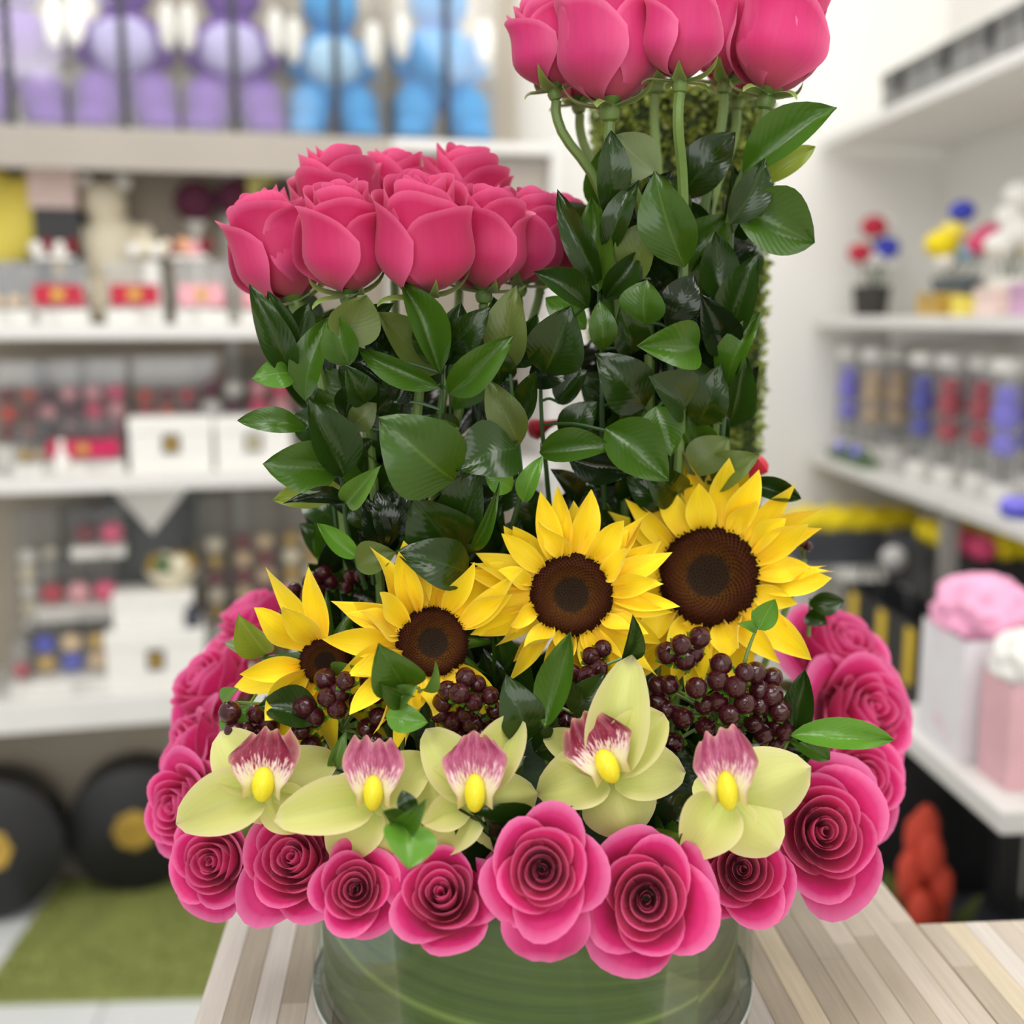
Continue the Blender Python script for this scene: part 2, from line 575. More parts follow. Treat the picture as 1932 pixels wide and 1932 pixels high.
# ------------------------------------------------------------------ rose models
def petal_fn(rb, rt, h, A, az, curl, kind, seed, spiral=0.06, tip=0.05, wav=0.03, skew=0.0, rnd_edge=0.20):
    rnd = random.Random(seed)
    ph, ph2 = rnd.uniform(0, 6.28), rnd.uniform(0, 6.28)
    lean = rnd.uniform(-0.04, 0.04)
    def fn(u, v):
        au = abs(u)
        vv = v * (1 - rnd_edge * au ** 2.6) * (1 - skew * u)
        vv = min(vv, 1.12)
        if kind == 'bud':
            if vv < 0.45:
                f = max(0.0, math.sin(math.pi / 2 * vv / 0.45)) ** 0.72
            else:
                f = 1 - 0.20 * ((vv - 0.45) / 0.55) ** 1.4
        else:
            f = max(0.0, math.sin(math.pi / 2 * min(1, vv / 0.92))) ** 0.85
        r = rb * (1 - vv) + rt * f
        s = max(0.0, (vv - 0.62) / 0.38)
        r += curl * s * s * (1 + 0.25 * math.sin(u * 3 + ph))
        z = h * (vv ** 1.06) - curl * 0.62 * s * s * s
        z += tip * math.exp(-(u * 3.2) ** 2) * s
        r += spiral * rt * u + 0.035 * au ** 4 * s
        r += wav * rt * math.sin(u * 4.5 + ph + v * 2) * v
        z += wav * 0.8 * math.sin(u * 6 + ph2) * s
        wid = 0.45 + 0.55 * math.sin(math.pi / 2 * min(1, vv / 0.5))
        a = az + u * A * wid + lean * v
        return (r * math.cos(a), r * math.sin(a), z)
    return fn

def rose_model(kind, seed, mat):
    rnd = random.Random(seed)
    ps = []
    az = rnd.uniform(0, 6.28)
    if kind == 'open':
        n = 12
        for i in range(n):
            t = i / (n - 1)
            rt = 0.055 + 0.50 * t ** 0.92
            h = 1.16 + 0.12 * math.sin(t * 2.6) + rnd.uniform(-0.02, 0.02)
            A = R_(150 - 82 * t)
            ps.append(petal_fn(0.05 + 0.05 * t, rt, h, A, az, 0.012 + 0.085 * t ** 1.5, 'open', seed * 100 + i, 0.10 - 0.03 * t, 0.02 + 0.02 * t, 0.02 + 0.025 * t, rnd.uniform(-.05, .05), 0.16 + 0.16 * t))
            az += R_(127 + rnd.uniform(-14, 14))
        for i, (rt, h, cu) in enumerate([(0.66, 1.24, 0.16), (0.70, 1.20, 0.20), (0.74, 1.14, 0.27), (0.79, 1.08, 0.33), (0.84, 1.00, 0.38), (0.87, 0.93, 0.42), (0.90, 0.86, 0.46), (0.92, 0.80, 0.48)]):
            A = R_(76 - i * 1.4)
            ps.append(petal_fn(0.12, rt - 0.06, h, A, az, cu * rnd.uniform(0.8, 1.15), 'open', seed * 100 + 50 + i, 0.09, rnd.uniform(0.02, 0.08), 0.045, rnd.uniform(-.10, .10), 0.48))
            az += R_(137.5 + rnd.uniform(-10, 10))
        NU, NV = 14, 12
    else:
        n = 10
        for i in range(n):
            t = i / (n - 1)
            rt = 0.10 + 0.62 * t
            h = 2.16 + 0.10 * math.sin(t * 2.8) + rnd.uniform(-0.03, 0.03)
            A = R_(145 - 65 * t)
            ps.append(petal_fn(0.05, rt, h, A, az, 0.02 + 0.10 * t, 'bud', seed * 100 + i, 0.09, 0.05, 0.03, rnd.uniform(-.06, .06), 0.26))
            az += R_(127 + rnd.uniform(-14, 14))
        for i, (rt, h, cu) in enumerate([(0.80, 2.12, 0.20), (0.84, 2.04, 0.24), (0.88, 2.00, 0.28), (0.90, 1.90, 0.26), (0.93, 1.84, 0.24)]):
            A = R_(78 - i * 2)
            ps.append(petal_fn(0.06, rt, h, A, az, cu * rnd.uniform(0.75, 1.2), 'bud', seed * 100 + 50 + i, 0.11, rnd.uniform(0.0, 0.10), 0.035, rnd.uniform(0.02, .16), 0.34))
            az += R_(137.5 + rnd.uniform(-10, 10))
        NU, NV = 14, 14
    petals = [gmesh('petal', fn, NU, NV, mat) for fn in ps]
    # sepals and calyx
    seps = []
    for k in range(5):
        a0 = 2 * math.pi * k / 5 + rnd.uniform(-0.2, 0.2)
        upw = rnd.uniform(-0.15, 0.55) if kind == 'bud' else rnd.uniform(-0.3, 0.5)
        L = rnd.uniform(0.75, 1.05)
        def fn(u, v, a0=a0, upw=upw, L=L):
            wv = 0.17 * (1 - v) ** 0.8 * (0.6 + 0.8 * min(1, v * 4))
            r = 0.14 + L * (math.sin(v * 1.35)) * 0.86
            z = -0.02 + upw * v * v * 0.9 + 0.10 * v - 0.06 * u * u + (0.45 * max(0, v - 0.55) ** 1.5 * (-1 if upw < 0 else 0.6))
            return (r * math.cos(a0) - u * wv * math.sin(a0), r * math.sin(a0) + u * wv * math.cos(a0), z)
        seps.append(gmesh('sepal', fn, 2, 7, SEPAL))
    cal = MB().lathe([(0.03, -0.36), (0.16, -0.28), (0.20, -0.16), (0.17, -0.03), (0.24, 0.03), (0.30, 0.10)], 10).mesh('calyx', STEM)
    return petals, seps, cal

MODELS = {}
def rose(P, axis, width, kind, seed, mat, label, cat_group, stem_pts, roll=0.0, center=0.9, stem_r=0.0026, sy=1.0):
    key = (kind, seed, mat.name)
    if key not in MODELS:
        MODELS[key] = rose_model(kind, seed, mat)
    petals, seps, cal = MODELS[key]
    s = width / 2 / (1.10 if kind == 'open' else 1.02)
    base = P - axis * (center * s)
    M = frame(base, axis, Vector((0, 0, 1)) if abs(axis.z) < 0.8 else Vector((0, 1, 0)), roll) @ Matrix.Diagonal((s, s * sy, s, 1))
    r = root('rose', M, label, 'rose', cat_group)
    for me in petals: part('petal', me, r)
    for me in seps: part('sepal', me, r)
    part('calyx', cal, r)
    pts = [base - axis * (0.33 * s)] + [Vector(p) for p in stem_pts]
    mb = MB().tube(pts, stem_r, 7, 5, M.inverted())
    part('stem', mb.mesh('stem', STEM), r)
    return r
# ------------------------------------------------------------------ rose ring around the rim
RING = [  # px, py, Y, width px, height ratio, axis (right, up, toward camera), seed, label
    (1220, 1697, -.168, 228, 1.12, (.00, -.06, 1), 1, 'largest fully open pink rose low at the front centre over the vase'),
    (1022, 1642, -.172, 204, 1.05, (-.02, -.04, 1), 2, 'open pink rose left of the largest front one, a lower petal hanging'),
    (832, 1684, -.160, 196, 1.0, (-.14, .28, 1), 3, 'pink rose under the round bright leaf, spiral turned upward'),
    (670, 1677, -.150, 156, 1.05, (-.08, .04, 1), 4, 'smallest front pink rose, fourth to the left of the largest one'),
    (552, 1618, -.115, 214, 0.98, (-.36, .22, 1), 5, 'pink rose at front left beneath the leftmost two orchids'),
    (398, 1626, -.065, 185, 1.0, (-.50, -.05, 1), 6, 'pink rose at lower left corner of the ring over the green mat'),
    (330, 1520, -.020, 180, 1.05, (-.80, -.02, .75), 7, 'pink rose at the far left, spiral facing the black round boxes'),
    (342, 1415, .030, 190, 1.0, (-.95, .38, .22), 8, 'pink rose turned away at the left, directly left of the leftmost orchid'),
    (382, 1280, .085, 196, 1.0, (-.70, .66, .42), 9, 'pink rose left of the leftmost sunflower'),
    (470, 1156, .150, 196, 1.0, (-.55, .82, .22), 10, 'pink rose at the back left of the ring, topmost on that side'),
    (1402, 1640, -.128, 190, 1.06, (.10, .02, 1), 11, 'pink rose right of the largest front one, under the rightmost orchid'),
    (1556, 1568, -.085, 238, 1.10, (.22, .06, 1), 12, 'large pink rose at the front right over the counter edge'),
    (1630, 1470, -.020, 186, 1.0, (.46, .10, .85), 13, 'pink rose peeping out behind the large front right one'),
    (1644, 1338, .040, 240, 0.95, (.60, .32, .70), 14, 'pink rose at the far right with a bright leaf lying under it'),
    (1594, 1216, .095, 236, 1.0, (.46, .62, .42), 15, 'pink rose at the back right beside the largest sunflower'),
]
for px, py, Y, wpx, sy, ax, sd, lab in RING:
    P = at(px, py, Y)
    axis = vdir(P, ax)
    s = wpx * 1.07 * m_per_px(P)
    h = Vector((P.x, P.y, 0)).normalized()
    rose(P, axis, s, 'open', sd, ROSE_RING, lab, 'pink roses ringing the vase',
         [P - axis * s * 1.15 - h * 0.012, Vector((h.x * 0.095, h.y * 0.095, 0.14)), Vector((h.x * 0.06, h.y * 0.06, 0.10))], 0.0, 1.0, 0.0026, sy)
# drooping lower petals of the front roses are children of the roses themselves (see extra petals)
def hang_petal(fx, fy, tx, ty, Y, wpx, parent_label):
    for o in COL.objects:
        if o.get('label', '').startswith(parent_label):
            b, t = at(fx, fy, Y + 0.012), at(tx, ty, Y - 0.004)
            d = t - b
            L = d.length
            n = vframe(b)[2]
            z = (n - d.normalized() * n.dot(d.normalized())).normalized()
            x = d.normalized().cross(z)
            M = Matrix((x, d.normalized(), z)).transposed().to_4x4()
            M = Matrix.Translation(b) @ M
            wv = wpx * m_per_px(b)
            def fn(u, v):
                ww = wv * 0.5 * (math.sin(math.pi * min(0.5, 0.10 + v * 0.62)) ** 0.7) * (1.0 if v < 0.6 else math.sqrt(max(0, 1 - ((v - 0.6) / 0.42) ** 2)) * 0.98 + 0.02)
                return (u * ww, v * L, -0.004 * u * u + 0.010 * math.sin(v * 2.6) - 0.002 * math.sin(u * 5))
            me = gmesh('petal', fn, 10, 12, ROSE_RING)
            part('petal', me, o, o.matrix_basis.inverted() @ M)
hang_petal(1030, 1640, 1030, 1812, -.168, 168, 'open pink rose left of the largest')

# ------------------------------------------------------------------ upright bunches of rose buds
LOWB = [
    (522, 470, .000, 172, (-.34, 1, .05), 21, 0.4, 'leftmost rose of the lower bunch, tilted out to the left'),
    (648, 455, -.050, 168, (-.06, 1, .22), 22, 1.4, 'second front rose from the left in the lower bunch'),
    (798, 448, -.060, 186, (.00, 1, .34), 23, 2.4, 'broad rose in the front middle of the lower bunch showing its spiral'),
    (918, 455, -.030, 158, (.05, 1, .12), 24, 3.6, 'front rose right of the middle one in the lower bunch'),
    (992, 452, .005, 145, (.13, 1, .06), 25, 4.4, 'narrow rose at the right front of the lower bunch'),
    (1040, 452, .055, 130, (.24, 1, -.1), 26, 5.0, 'rightmost rose of the lower bunch, half hidden behind its neighbour'),
    (640, 395, .035, 178, (-.10, 1, .16), 27, 5.6, 'back left rose of the lower bunch'),
    (742, 390, .075, 160, (.00, 1, .16), 28, 0.1, 'back middle rose of the lower bunch with a pointed petal'),
    (872, 395, .055, 180, (.05, 1, .20), 29, 2.9, 'back right rose of the lower bunch'),
]
BX = -0.080
for px, py, Y, wpx, ax, sd, roll, lab in LOWB:
    P = at(px, py, Y)
    axis = wdir(ax)
    s = wpx * 1.10 * m_per_px(P)
    mid = Vector((BX + (P.x - BX) * 0.55, 0.01 + (P.y - 0.01) * 0.6, 0.33))
    rose(P, axis, s, 'bud', sd, ROSE_MID, lab, 'pink roses of the lower bunch',
         [P - axis * s * 1.05, mid, Vector((BX + (P.x - BX) * 0.35, 0.01 + (P.y - 0.01) * 0.4, 0.16)), Vector((BX + (P.x - BX) * 0.3, 0.01 + (P.y - 0.01) * 0.4, 0.13))], roll, 1.05, 0.0028)
HIGHB = [
    (1030, 70, .000, 140, (-.20, 1, .00), 41, 0.7, 'leftmost rose of the tall bunch, slim and tilted left'),
    (1142, 62, -.030, 200, (-.08, 1, .05), 42, 1.7, 'broad rose second from the left in the tall bunch'),
    (1288, 45, -.050, 150, (.02, 1, .05), 43, 3.0, 'rose in the front middle of the tall bunch'),
    (1375, 48, .020, 150, (.06, 1, .00), 44, 4.1, 'rose between the middle and rightmost ones of the tall bunch'),
    (1468, 55, -.015, 182, (.16, 1, .02), 45, 5.2, 'rightmost rose of the tall bunch'),
    (1080, 95, .065, 140, (-.14, 1, -.05), 46, 0.2, 'back left rose of the tall bunch, mostly hidden'),
    (1238, 40, .085, 160, (.00, 1, -.02), 47, 2.2, 'back middle rose of the tall bunch, mostly hidden'),
    (1400, 85, .080, 140, (.08, 1, -.02), 48, 3.9, 'back right rose of the tall bunch, mostly hidden'),
]
TX = at(1275, 700, 0.02).x
for px, py, Y, wpx, ax, sd, roll, lab in HIGHB:
    P = at(px, py + 16, Y)
    axis = wdir(ax)
    s = wpx * 1.08 * m_per_px(P)
    rose(P, axis, s, 'bud', sd, ROSE_TOP, lab, 'pink roses of the tall bunch',
         [P - axis * s * 1.05 + Vector((0, 0, 0)), Vector((TX + (P.x - TX) * 0.52, 0.02 + (P.y - 0.02) * 0.7, 0.47)), Vector((TX + (P.x - TX) * 0.38, 0.02 + (P.y - 0.02) * 0.5, 0.30)),
          Vector((TX * 0.8 + (P.x - TX) * 0.3, 0.02 + (P.y - 0.02) * 0.4, 0.15)), Vector((TX * 0.75 + (P.x - TX) * 0.3, 0.02 + (P.y - 0.02) * 0.4, 0.12))], roll, 1.05, 0.0030)

# ------------------------------------------------------------------ sunflowers
def sun_petal(seed):
    rnd = random.Random(seed)
    tw, bend, side = rnd.uniform(-1.3, 1.3), rnd.uniform(-.22, .42), rnd.uniform(-.2, .2)
    ph = rnd.uniform(0, 6)
    cup = rnd.uniform(0.10, 0.35)
    def fn(u, v):
        wv = 0.5 * (math.sin(math.pi * min(1, 0.10 + 0.90 * v)) ** 0.85) * (1 - 0.22 * v)
        wv = max(wv, 0.004)
        x, z = u * wv, cup * (u * u) * wv + 0.018 * math.cos(u * 12.0) * (1 - v * v)
        a = tw * v * v
        x, z = x * math.cos(a) - z * math.sin(a), x * math.sin(a) + z * math.cos(a)
        return (x + side * v * v + 0.03 * math.sin(v * 5 + ph), v, z * 0.9 + bend * v * v + 0.04 * math.sin(v * 7 + ph))
    return gmesh('ray_petal', fn, 6, 10, SUN)
SUNP = [sun_petal(k) for k in range(9)]

def disc_mat():
    t = NT('sunflower_disc')
    tc = t.add('ShaderNodeTexCoord')
    ln = t.add('ShaderNodeVectorMath', operation='LENGTH')
    mp = t.add('ShaderNodeMapping')
    mp.inputs['Scale'].default_value = (1, 1, 0)
    t.link(tc.outputs['Object'], mp.inputs[0])
    t.link(mp.outputs[0], ln.inputs[0])
    col = t.ramp(ln.outputs['Value'], [(0.0, lin((40, 28, 18))), (0.38, lin((46, 32, 18))), (0.48, lin((104, 62, 18))), (0.62, lin((92, 50, 18))), (0.82, lin((76, 34, 16))), (1.0, lin((50, 22, 12)))])
    nz = t.noise(25.0, 2)
    t.link(t.mix(t.math('MULTIPLY', nz, 0.5), col, lin((34, 20, 14))), t.b.inputs['Base Color'])
    t.b.inputs['Roughness'].default_value = 0.85
    t.b.inputs['Specular IOR Level'].default_value = 0.15
    MATS['disc'] = t.m
    return t.m
DISC = disc_mat()
def disc_h(r):
    return 0.16 + 0.20 * math.exp(-((r - 0.72) / 0.22) ** 2) - 0.05 * math.exp(-(r / 0.3) ** 2) - 0.12 * max(0, r - 0.8) / 0.2
def disc_models():
    mb = MB().lathe([(0.3, -0.22), (0.95, -0.12), (1.0, 0.0)] + [(r, disc_h(r)) for r in (0.98, 0.9, 0.8, 0.7, 0.6, 0.5, 0.4, 0.3, 0.2, 0.1, 0.02)], 40)
    d = mb.mesh('seed_disc', DISC)
    mb = MB()
    rnd = random.Random(4)
    N = 620
    for k in range(N):
        r = 0.99 * math.sqrt((k + 0.5) / N)
        a = k * 2.39996
        c = Vector((r * math.cos(a), r * math.sin(a), disc_h(r) - 0.01))
        hh = (0.045 if r < 0.42 else 0.13) * rnd.uniform(0.7, 1.2)
        b = 0.026 if r < 0.42 else 0.034
        top = c + Vector((math.cos(a) * 0.04 * r, math.sin(a) * 0.04 * r, hh))
        vs = [c + Vector((b * math.cos(a + q * 2.094), b * math.sin(a + q * 2.094), 0)) for q in range(3)] + [top]
        mb.add(vs, [(0, 1, 3), (1, 2, 3), (2, 0, 3)])
    f = mb.mesh('disc_florets', DISC, False)
    return d, f
DISCM, FLORM = disc_models()
def bract_fn(u, v):
    wv = 0.16 * (1 - v) ** 0.7
    return (u * wv, v, -0.15 * v * v - 0.1 * u * u)
BRACT = gmesh('green_bract', bract_fn, 2, 5, LEAF['m'])

def sunflower(px, py, Y, disc_px, pet_px, ax, seed, label, n=20, skip=()):
    P = at(px, py, Y)
    k = m_per_px(P)
    R, L = disc_px * k, pet_px * k
    axis = vdir(P, ax)
    M = frame(P, axis)
    r = root('sunflower', M, label, 'sunflower', 'sunflowers above the orchids')
    sd = part('seed_disc', DISCM, r, Matrix.Scale(R, 4))
    o = part('disc_florets', FLORM, sd)
    o['kind'] = 'stuff'
    rnd = random.Random(seed)
    for layer in range(3):
        for q in range(n if layer < 2 else n * 2 // 3):
            nn = n if layer < 2 else n * 2 // 3
            a = 2 * math.pi * (q + (0.5 if layer == 1 else 0.2 * layer)) / nn + rnd.uniform(-.17, .17)
            if any(abs((math.degrees(a) - s0 + 180) % 360 - 180) < dd for s0, dd in skip): continue
            l = L * rnd.choice((rnd.uniform(0.72, 0.95), rnd.uniform(0.92, 1.14), rnd.uniform(1.0, 1.22))) * (1.0, 0.96, 0.80)[layer]
            wd = rnd.uniform(0.32, 0.50) * L
            tilt = (-0.16, 0.10, 0.50)[layer] + rnd.uniform(-.28, .30)
            Mp = Matrix.Rotation(a, 4, 'Z') @ Matrix.Translation((0, R * 0.90, 0.01 * R + 0.0012 * layer)) @ Matrix.Rotation(tilt, 4, 'X') @ Matrix.Rotation(rnd.uniform(-.55, .55), 4, 'Y') @ Matrix.Rotation(rnd.uniform(-.18, .18), 4, 'Z') @ Matrix.Diagonal((wd, l, l * 0.9, 1))
            part('ray_petal', rnd.choice(SUNP), r, Mp)
    for q in range(12):
        a = 2 * math.pi * q / 12
        Mp = Matrix.Rotation(a, 4, 'Z') @ Matrix.Translation((0, R * 0.5, -0.14 * R)) @ Matrix.Rotation(-0.12, 4, 'X') @ Matrix.Diagonal((L * 0.8, L * 0.75, L * 0.8, 1))
        part('green_bract', BRACT, r, Mp)
    b = P - axis * R * 0.2
    foot = Vector((P.x * 0.55, max(P.y * 0.5, -0.05) + 0.02, 0.13))
    mb = MB().tube([b, P - axis * 0.035 + Vector((0, 0.005, -0.005)), foot], 0.0042, 8, 6, M.inverted())
    part('stem', mb.mesh('stem', STEM), r)
    return r
sunflower(1338, 1088, -.035, 97, 132, (-.10, .10, 1), 11, 'largest sunflower at the upper right with its whole dark disc showing', 19)
sunflower(1078, 1122, -.062, 80, 122, (.00, -.02, 1), 12, 'sunflower in the middle, second from the right', 17)
sunflower(815, 1214, -.072, 70, 138, (.16, .10, 1), 13, 'sunflower third from the right, disc partly behind a round green leaf', 17, ((-100, 30),))
sunflower(615, 1248, -.060, 50, 142, (-.10, -.22, 1), 14, 'leftmost and lowest sunflower, only a sliver of disc showing', 13, ((-80, 40), (-30, 30), (70, 22)))

# ------------------------------------------------------------------ orchids
def tepal_mesh(seed, fold, droop):
    rnd = random.Random(seed)
    ph = rnd.uniform(0, 6)
    def fn(u, v):
        wv = 0.5 * (math.sin(math.pi * (0.10 + 0.885 * v ** 0.85)) ** 0.62)
        if v > 0.999: wv = 0.01
        x = u * wv
        z = fold * (abs(u) ** 1.25) * wv - droop * v * v + 0.10 * math.sin(v * 2.8) + 0.02 * math.sin(u * 4 + ph + v * 3)
        return (x, v, z)
    return gmesh('tepal', fn, 8, 12, ORCHID)
TEP = [tepal_mesh(k, f, d) for k, (f, d) in enumerate([(0.7, 0.2), (1.0, 0.45), (-0.7, 0.4), (0.5, 0.65), (1.1, 0.05), (-0.9, 0.6)])]

def lip_mat(name, c1, c2, c3, edge):
    t = NT(name)
    uv = t.add('ShaderNodeUVMap')
    sp = t.add('ShaderNodeSeparateXYZ')
    t.link(uv.outputs[0], sp.inputs[0])
    cb = t.add('ShaderNodeCombineXYZ')
    t.link(t.math('MULTIPLY', sp.outputs[0], 26.0), cb.inputs[0])
    t.link(t.math('MULTIPLY', sp.outputs[1], 7.0), cb.inputs[1])
    nz = t.add('ShaderNodeTexNoise')
    nz.inputs['Scale'].default_value = 1.0
    nz.inputs['Detail'].default_value = 5
    t.link(cb.outputs[0], nz.inputs['Vector'])
    f = t.math('ADD', sp.outputs[1], t.math('MULTIPLY_ADD', nz.outputs[0], 0.9, -0.45))
    col = t.ramp(f, [(0.0, lin((232, 226, 140))), (0.34, lin((242, 234, 208))), (0.50, lin(c1)), (0.64, lin(c2)), (0.86, lin(c3)), (1.0, lin(c2))])
    au = t.math('ABSOLUTE', t.math('MULTIPLY_ADD', sp.outputs[0], 2.0, -1.0))
    e = t.math('MAXIMUM', t.math('POWER', au, 12.0), t.math('POWER', sp.outputs[1], 26.0))
    col = t.mix(t.math('MULTIPLY', e, 0.75), col, lin(edge))
    t.link(col, t.b.inputs['Base Color'])
    t.b.inputs['Roughness'].default_value = 0.45
    t.translucent(col, 0.2)
    return t.m
LIPD = lip_mat('orchid_lip_maroon', (232, 196, 196), (150, 40, 70), (120, 26, 52), (206, 166, 140))
LIPP = lip_mat('orchid_lip_mauve', (226, 176, 190), (186, 96, 130), (164, 66, 104), (206, 160, 140))
YELLOW = plain('orchid_callus_yellow', (232, 220, 40), 0.4, var=0.06)
PALEY = plain('orchid_column_pale', (226, 222, 150), 0.45, var=0.06)
def lip_model(seed, mat):
    rnd = random.Random(seed)
    p1, p2, p3 = rnd.uniform(0, 6), rnd.uniform(0, 6), rnd.uniform(0, 6)
    top = rnd.uniform(-.10, .10)
    def fn(u, v):
        # side lobes rise round the callus, then the blade opens wide, ruffled and rolled outward
        wv = 0.33 + 0.27 * min(1, max(0, (v - 0.25) / 0.4)) ** 0.8
        if v > 0.74: wv *= math.sqrt(max(0.42, 1 - ((v - 0.74) / 0.32) ** 2))
        g = min(1, max(0, v - 0.40) * 2.0)
        ruf = (0.12 * math.sin(u * 7 + v * 7 + p1) * abs(u) ** 1.5 + 0.07 * math.sin(u * 10 + p2)) * g
        vt = v * (1 - 0.05 * abs(u) ** 2.5) + (0.035 * math.sin(u * 4 + p3) + 0.028 * math.sin(u * 10 + p1)) * g * g + top * u * g
        return (u * wv + 0.03 * math.sin(v * 17 + p2) * u * g, vt,
                0.42 * abs(u) ** 1.5 * (1 - 0.8 * v) + 0.22 * math.sin(v * 2.6) - 0.42 * max(0, v - 0.70) ** 1.1 + ruf)
    return gmesh('lip', fn, 20, 18, mat)

def orchid(px, py, Y, teps, lip, ax, label):
    P = at(px, py, Y)
    k = m_per_px(P)
    axis = vdir(P, ax)
    M = frame(P, axis)
    r = root('orchid', M, label, 'orchid', 'yellow green orchids in a row')
    for i, (ang, ln, wd, tilt, m) in enumerate(teps):
        Mp = Matrix.Rotation(math.radians(ang - 90), 4, 'Z') @ Matrix.Translation((0, 0.002, -0.0006 * i)) @ Matrix.Rotation(tilt, 4, 'X') @ Matrix.Diagonal((wd * k * 1.26, ln * k, ln * k * 0.95, 1))
        part('tepal', TEP[m], r, Mp)
    la, ll, lw = lip
    Ml = Matrix.Rotation(math.radians(la - 90), 4, 'Z') @ Matrix.Translation((0, 0.0, 0.007)) @ Matrix.Rotation(0.42, 4, 'X') @ Matrix.Diagonal((lw * k, ll * k, ll * k, 1))
    lp = part('lip', lip_model(px, LIPD if px in (502, 1150) else LIPP), r, Ml)
    mb = MB().ball((0, 0.20, 0.27), 0.21, 16, None, 0.95, 1.35, 0.9)
    part('callus', mb.mesh('callus', YELLOW), lp)
    mb = MB().tube([(0, -0.02, 0.02), (0, 0.06, 0.22), (0, 0.10, 0.34)], lambda t: 0.09 + 0.03 * t, 8, 4)
    part('column', mb.mesh('column', PALEY), lp)
    mb = MB().tube([P - axis * 0.002, P - axis * 0.03 + Vector((0, 0.01, -0.01)), Vector((P.x * 0.7, P.y * 0.55, 0.145))], 0.0028, 7, 5, M.inverted())
    part('stem', mb.mesh('stem', STEM), r)
    return r
orchid(502, 1492, -.105, [(197, 168, 92, .10, 1), (128, 140, 88, .0, 0), (26, 132, 86, .15, 3), (318, 100, 76, -.1, 1), (258, 70, 90, -.3, 3)], (84, 118, 104), (-.1, .05, 1), 'leftmost orchid, its ruffled maroon lip pointing up')
orchid(704, 1512, -.128, [(188, 178, 84, .1, 0), (300, 96, 130, .25, 5), (36, 128, 80, .1, 0), (150, 84, 70, .0, 2), (232, 120, 90, .0, 3)], (88, 118, 92), (.0, .1, 1), 'second orchid from the left, faded mauve lip')
orchid(896, 1512, -.132, [(124, 160, 82, .05, 0), (178, 118, 96, .0, 1), (226, 120, 84, .05, 1), (272, 108, 128, .3, 5), (62, 176, 72, -.1, 4), (8, 116, 86, .0, 2)], (90, 128, 98), (.0, .08, 1), 'middle orchid with a round mauve lip and long upright tepal')
orchid(1150, 1462, -.125, [(80, 222, 92, .24, 0), (50, 150, 84, -.02, 4), (8, 142, 92, .0, 3), (194, 134, 92, .1, 1), (290, 96, 116, .35, 5), (148, 148, 56, -.1, 0)], (116, 120, 106), (.0, .12, 1), 'tallest orchid, second from the right, one tepal standing high')
orchid(1368, 1506, -.146, [(22, 172, 118, .05, 2), (320, 116, 104, .25, 5), (238, 122, 92, .05, 1), (275, 76, 90, .0, 3), (150, 60, 56, -.2, 0)], (98, 132, 96), (.08, .06, 1), 'rightmost orchid with its side turned, pink lip')

# ------------------------------------------------------------------ berries
BERRY = NT('berry_dark')
BERRY.link(BERRY.ramp(BERRY.noise(120.0, 2), [(0.3, lin((44, 14, 20))), (0.75, lin((74, 22, 30)))]), BERRY.b.inputs['Base Color'])
BERRY.b.inputs['Roughness'].default_value = 0.16
BERRY.b.inputs['Specular IOR Level'].default_value = 0.6
BERRYM = MB().lathe([(0.02, -0.98), (0.45, -0.90), (0.80, -0.62), (0.98, -0.20), (1.0, 0.15), (0.90, 0.52), (0.66, 0.85), (0.34, 1.04), (0.10, 1.16), (0.03, 1.22)], 16).mesh('berry', BERRY.m)
CALM = MB()
for q in range(5):
    a = q * 2 * math.pi / 5
    CALM.add([(0.1 * math.cos(a - 1), 0.1 * math.sin(a - 1), -0.95), (0.1 * math.cos(a + 1), 0.1 * math.sin(a + 1), -0.95), (0.95 * math.cos(a + .35), 0.95 * math.sin(a + .35), -0.72), (1.25 * math.cos(a), 1.25 * math.sin(a), -0.45), (0.95 * math.cos(a - .35), 0.95 * math.sin(a - .35), -0.72)], [(0, 1, 2, 3, 4)])
CALM = CALM.mesh('berry_calyx', LEAF['b'], False)

def berries(pts, Y, rpx, seed, label):
    rnd = random.Random(seed)
    cx = sum(p[0] for p in pts) / len(pts); cy = sum(p[1] for p in pts) / len(pts)
    C0 = at(cx, cy, Y + 0.03)
    base = Vector((C0.x * 0.75, C0.y * 0.7 + 0.01, 0.14))
    r = root('berry_sprig', Matrix.Translation(base), label, 'berries', 'dark berry sprigs among the flowers')
    mb = MB()
    hub = C0 + Vector((0, 0.0, -0.012))
    mb.tube([base, base.lerp(hub, 0.5) + Vector((0.002, 0, 0)), hub], 0.0022, 6, 4, Matrix.Translation(-base))
    for i, (px, py) in enumerate(pts):
        d2 = ((px - cx) ** 2 + (py - cy) ** 2) ** 0.5
        P = at(px, py, Y - 0.010 + 0.00012 * d2 + rnd.uniform(-.006, .006))
        R = rpx * m_per_px(P) * rnd.uniform(0.9, 1.12)
        ax = (P - hub).normalized() + Vector((0, -0.7, 0.3))
        M = frame(P - base, ax.normalized()) @ Matrix.Scale(R, 4)
        part('berry_calyx', CALM, part('berry', BERRYM, r, M))
        e = P - ax.normalized() * R * 0.95
        mb.tube([hub, hub.lerp(e, 0.6) + Vector((0, 0.004, 0)), e], 0.0010, 5, 3, Matrix.Translation(-base))
    part('stem', mb.mesh('stem', STEM), r)
def z5(l): return [(400 + x * .3106, 850 + y * .3106) for x, y in l]
def z6(l): return [(850 + x * .388, 850 + y * .388) for x, y in l]
berries(z5([(110, 1590), (270, 1600), (200, 1710), (345, 1665), (130, 1700), (290, 1720)]), -.075, 20, 1, 'dark berry sprig at the far left, above the leftmost orchid')
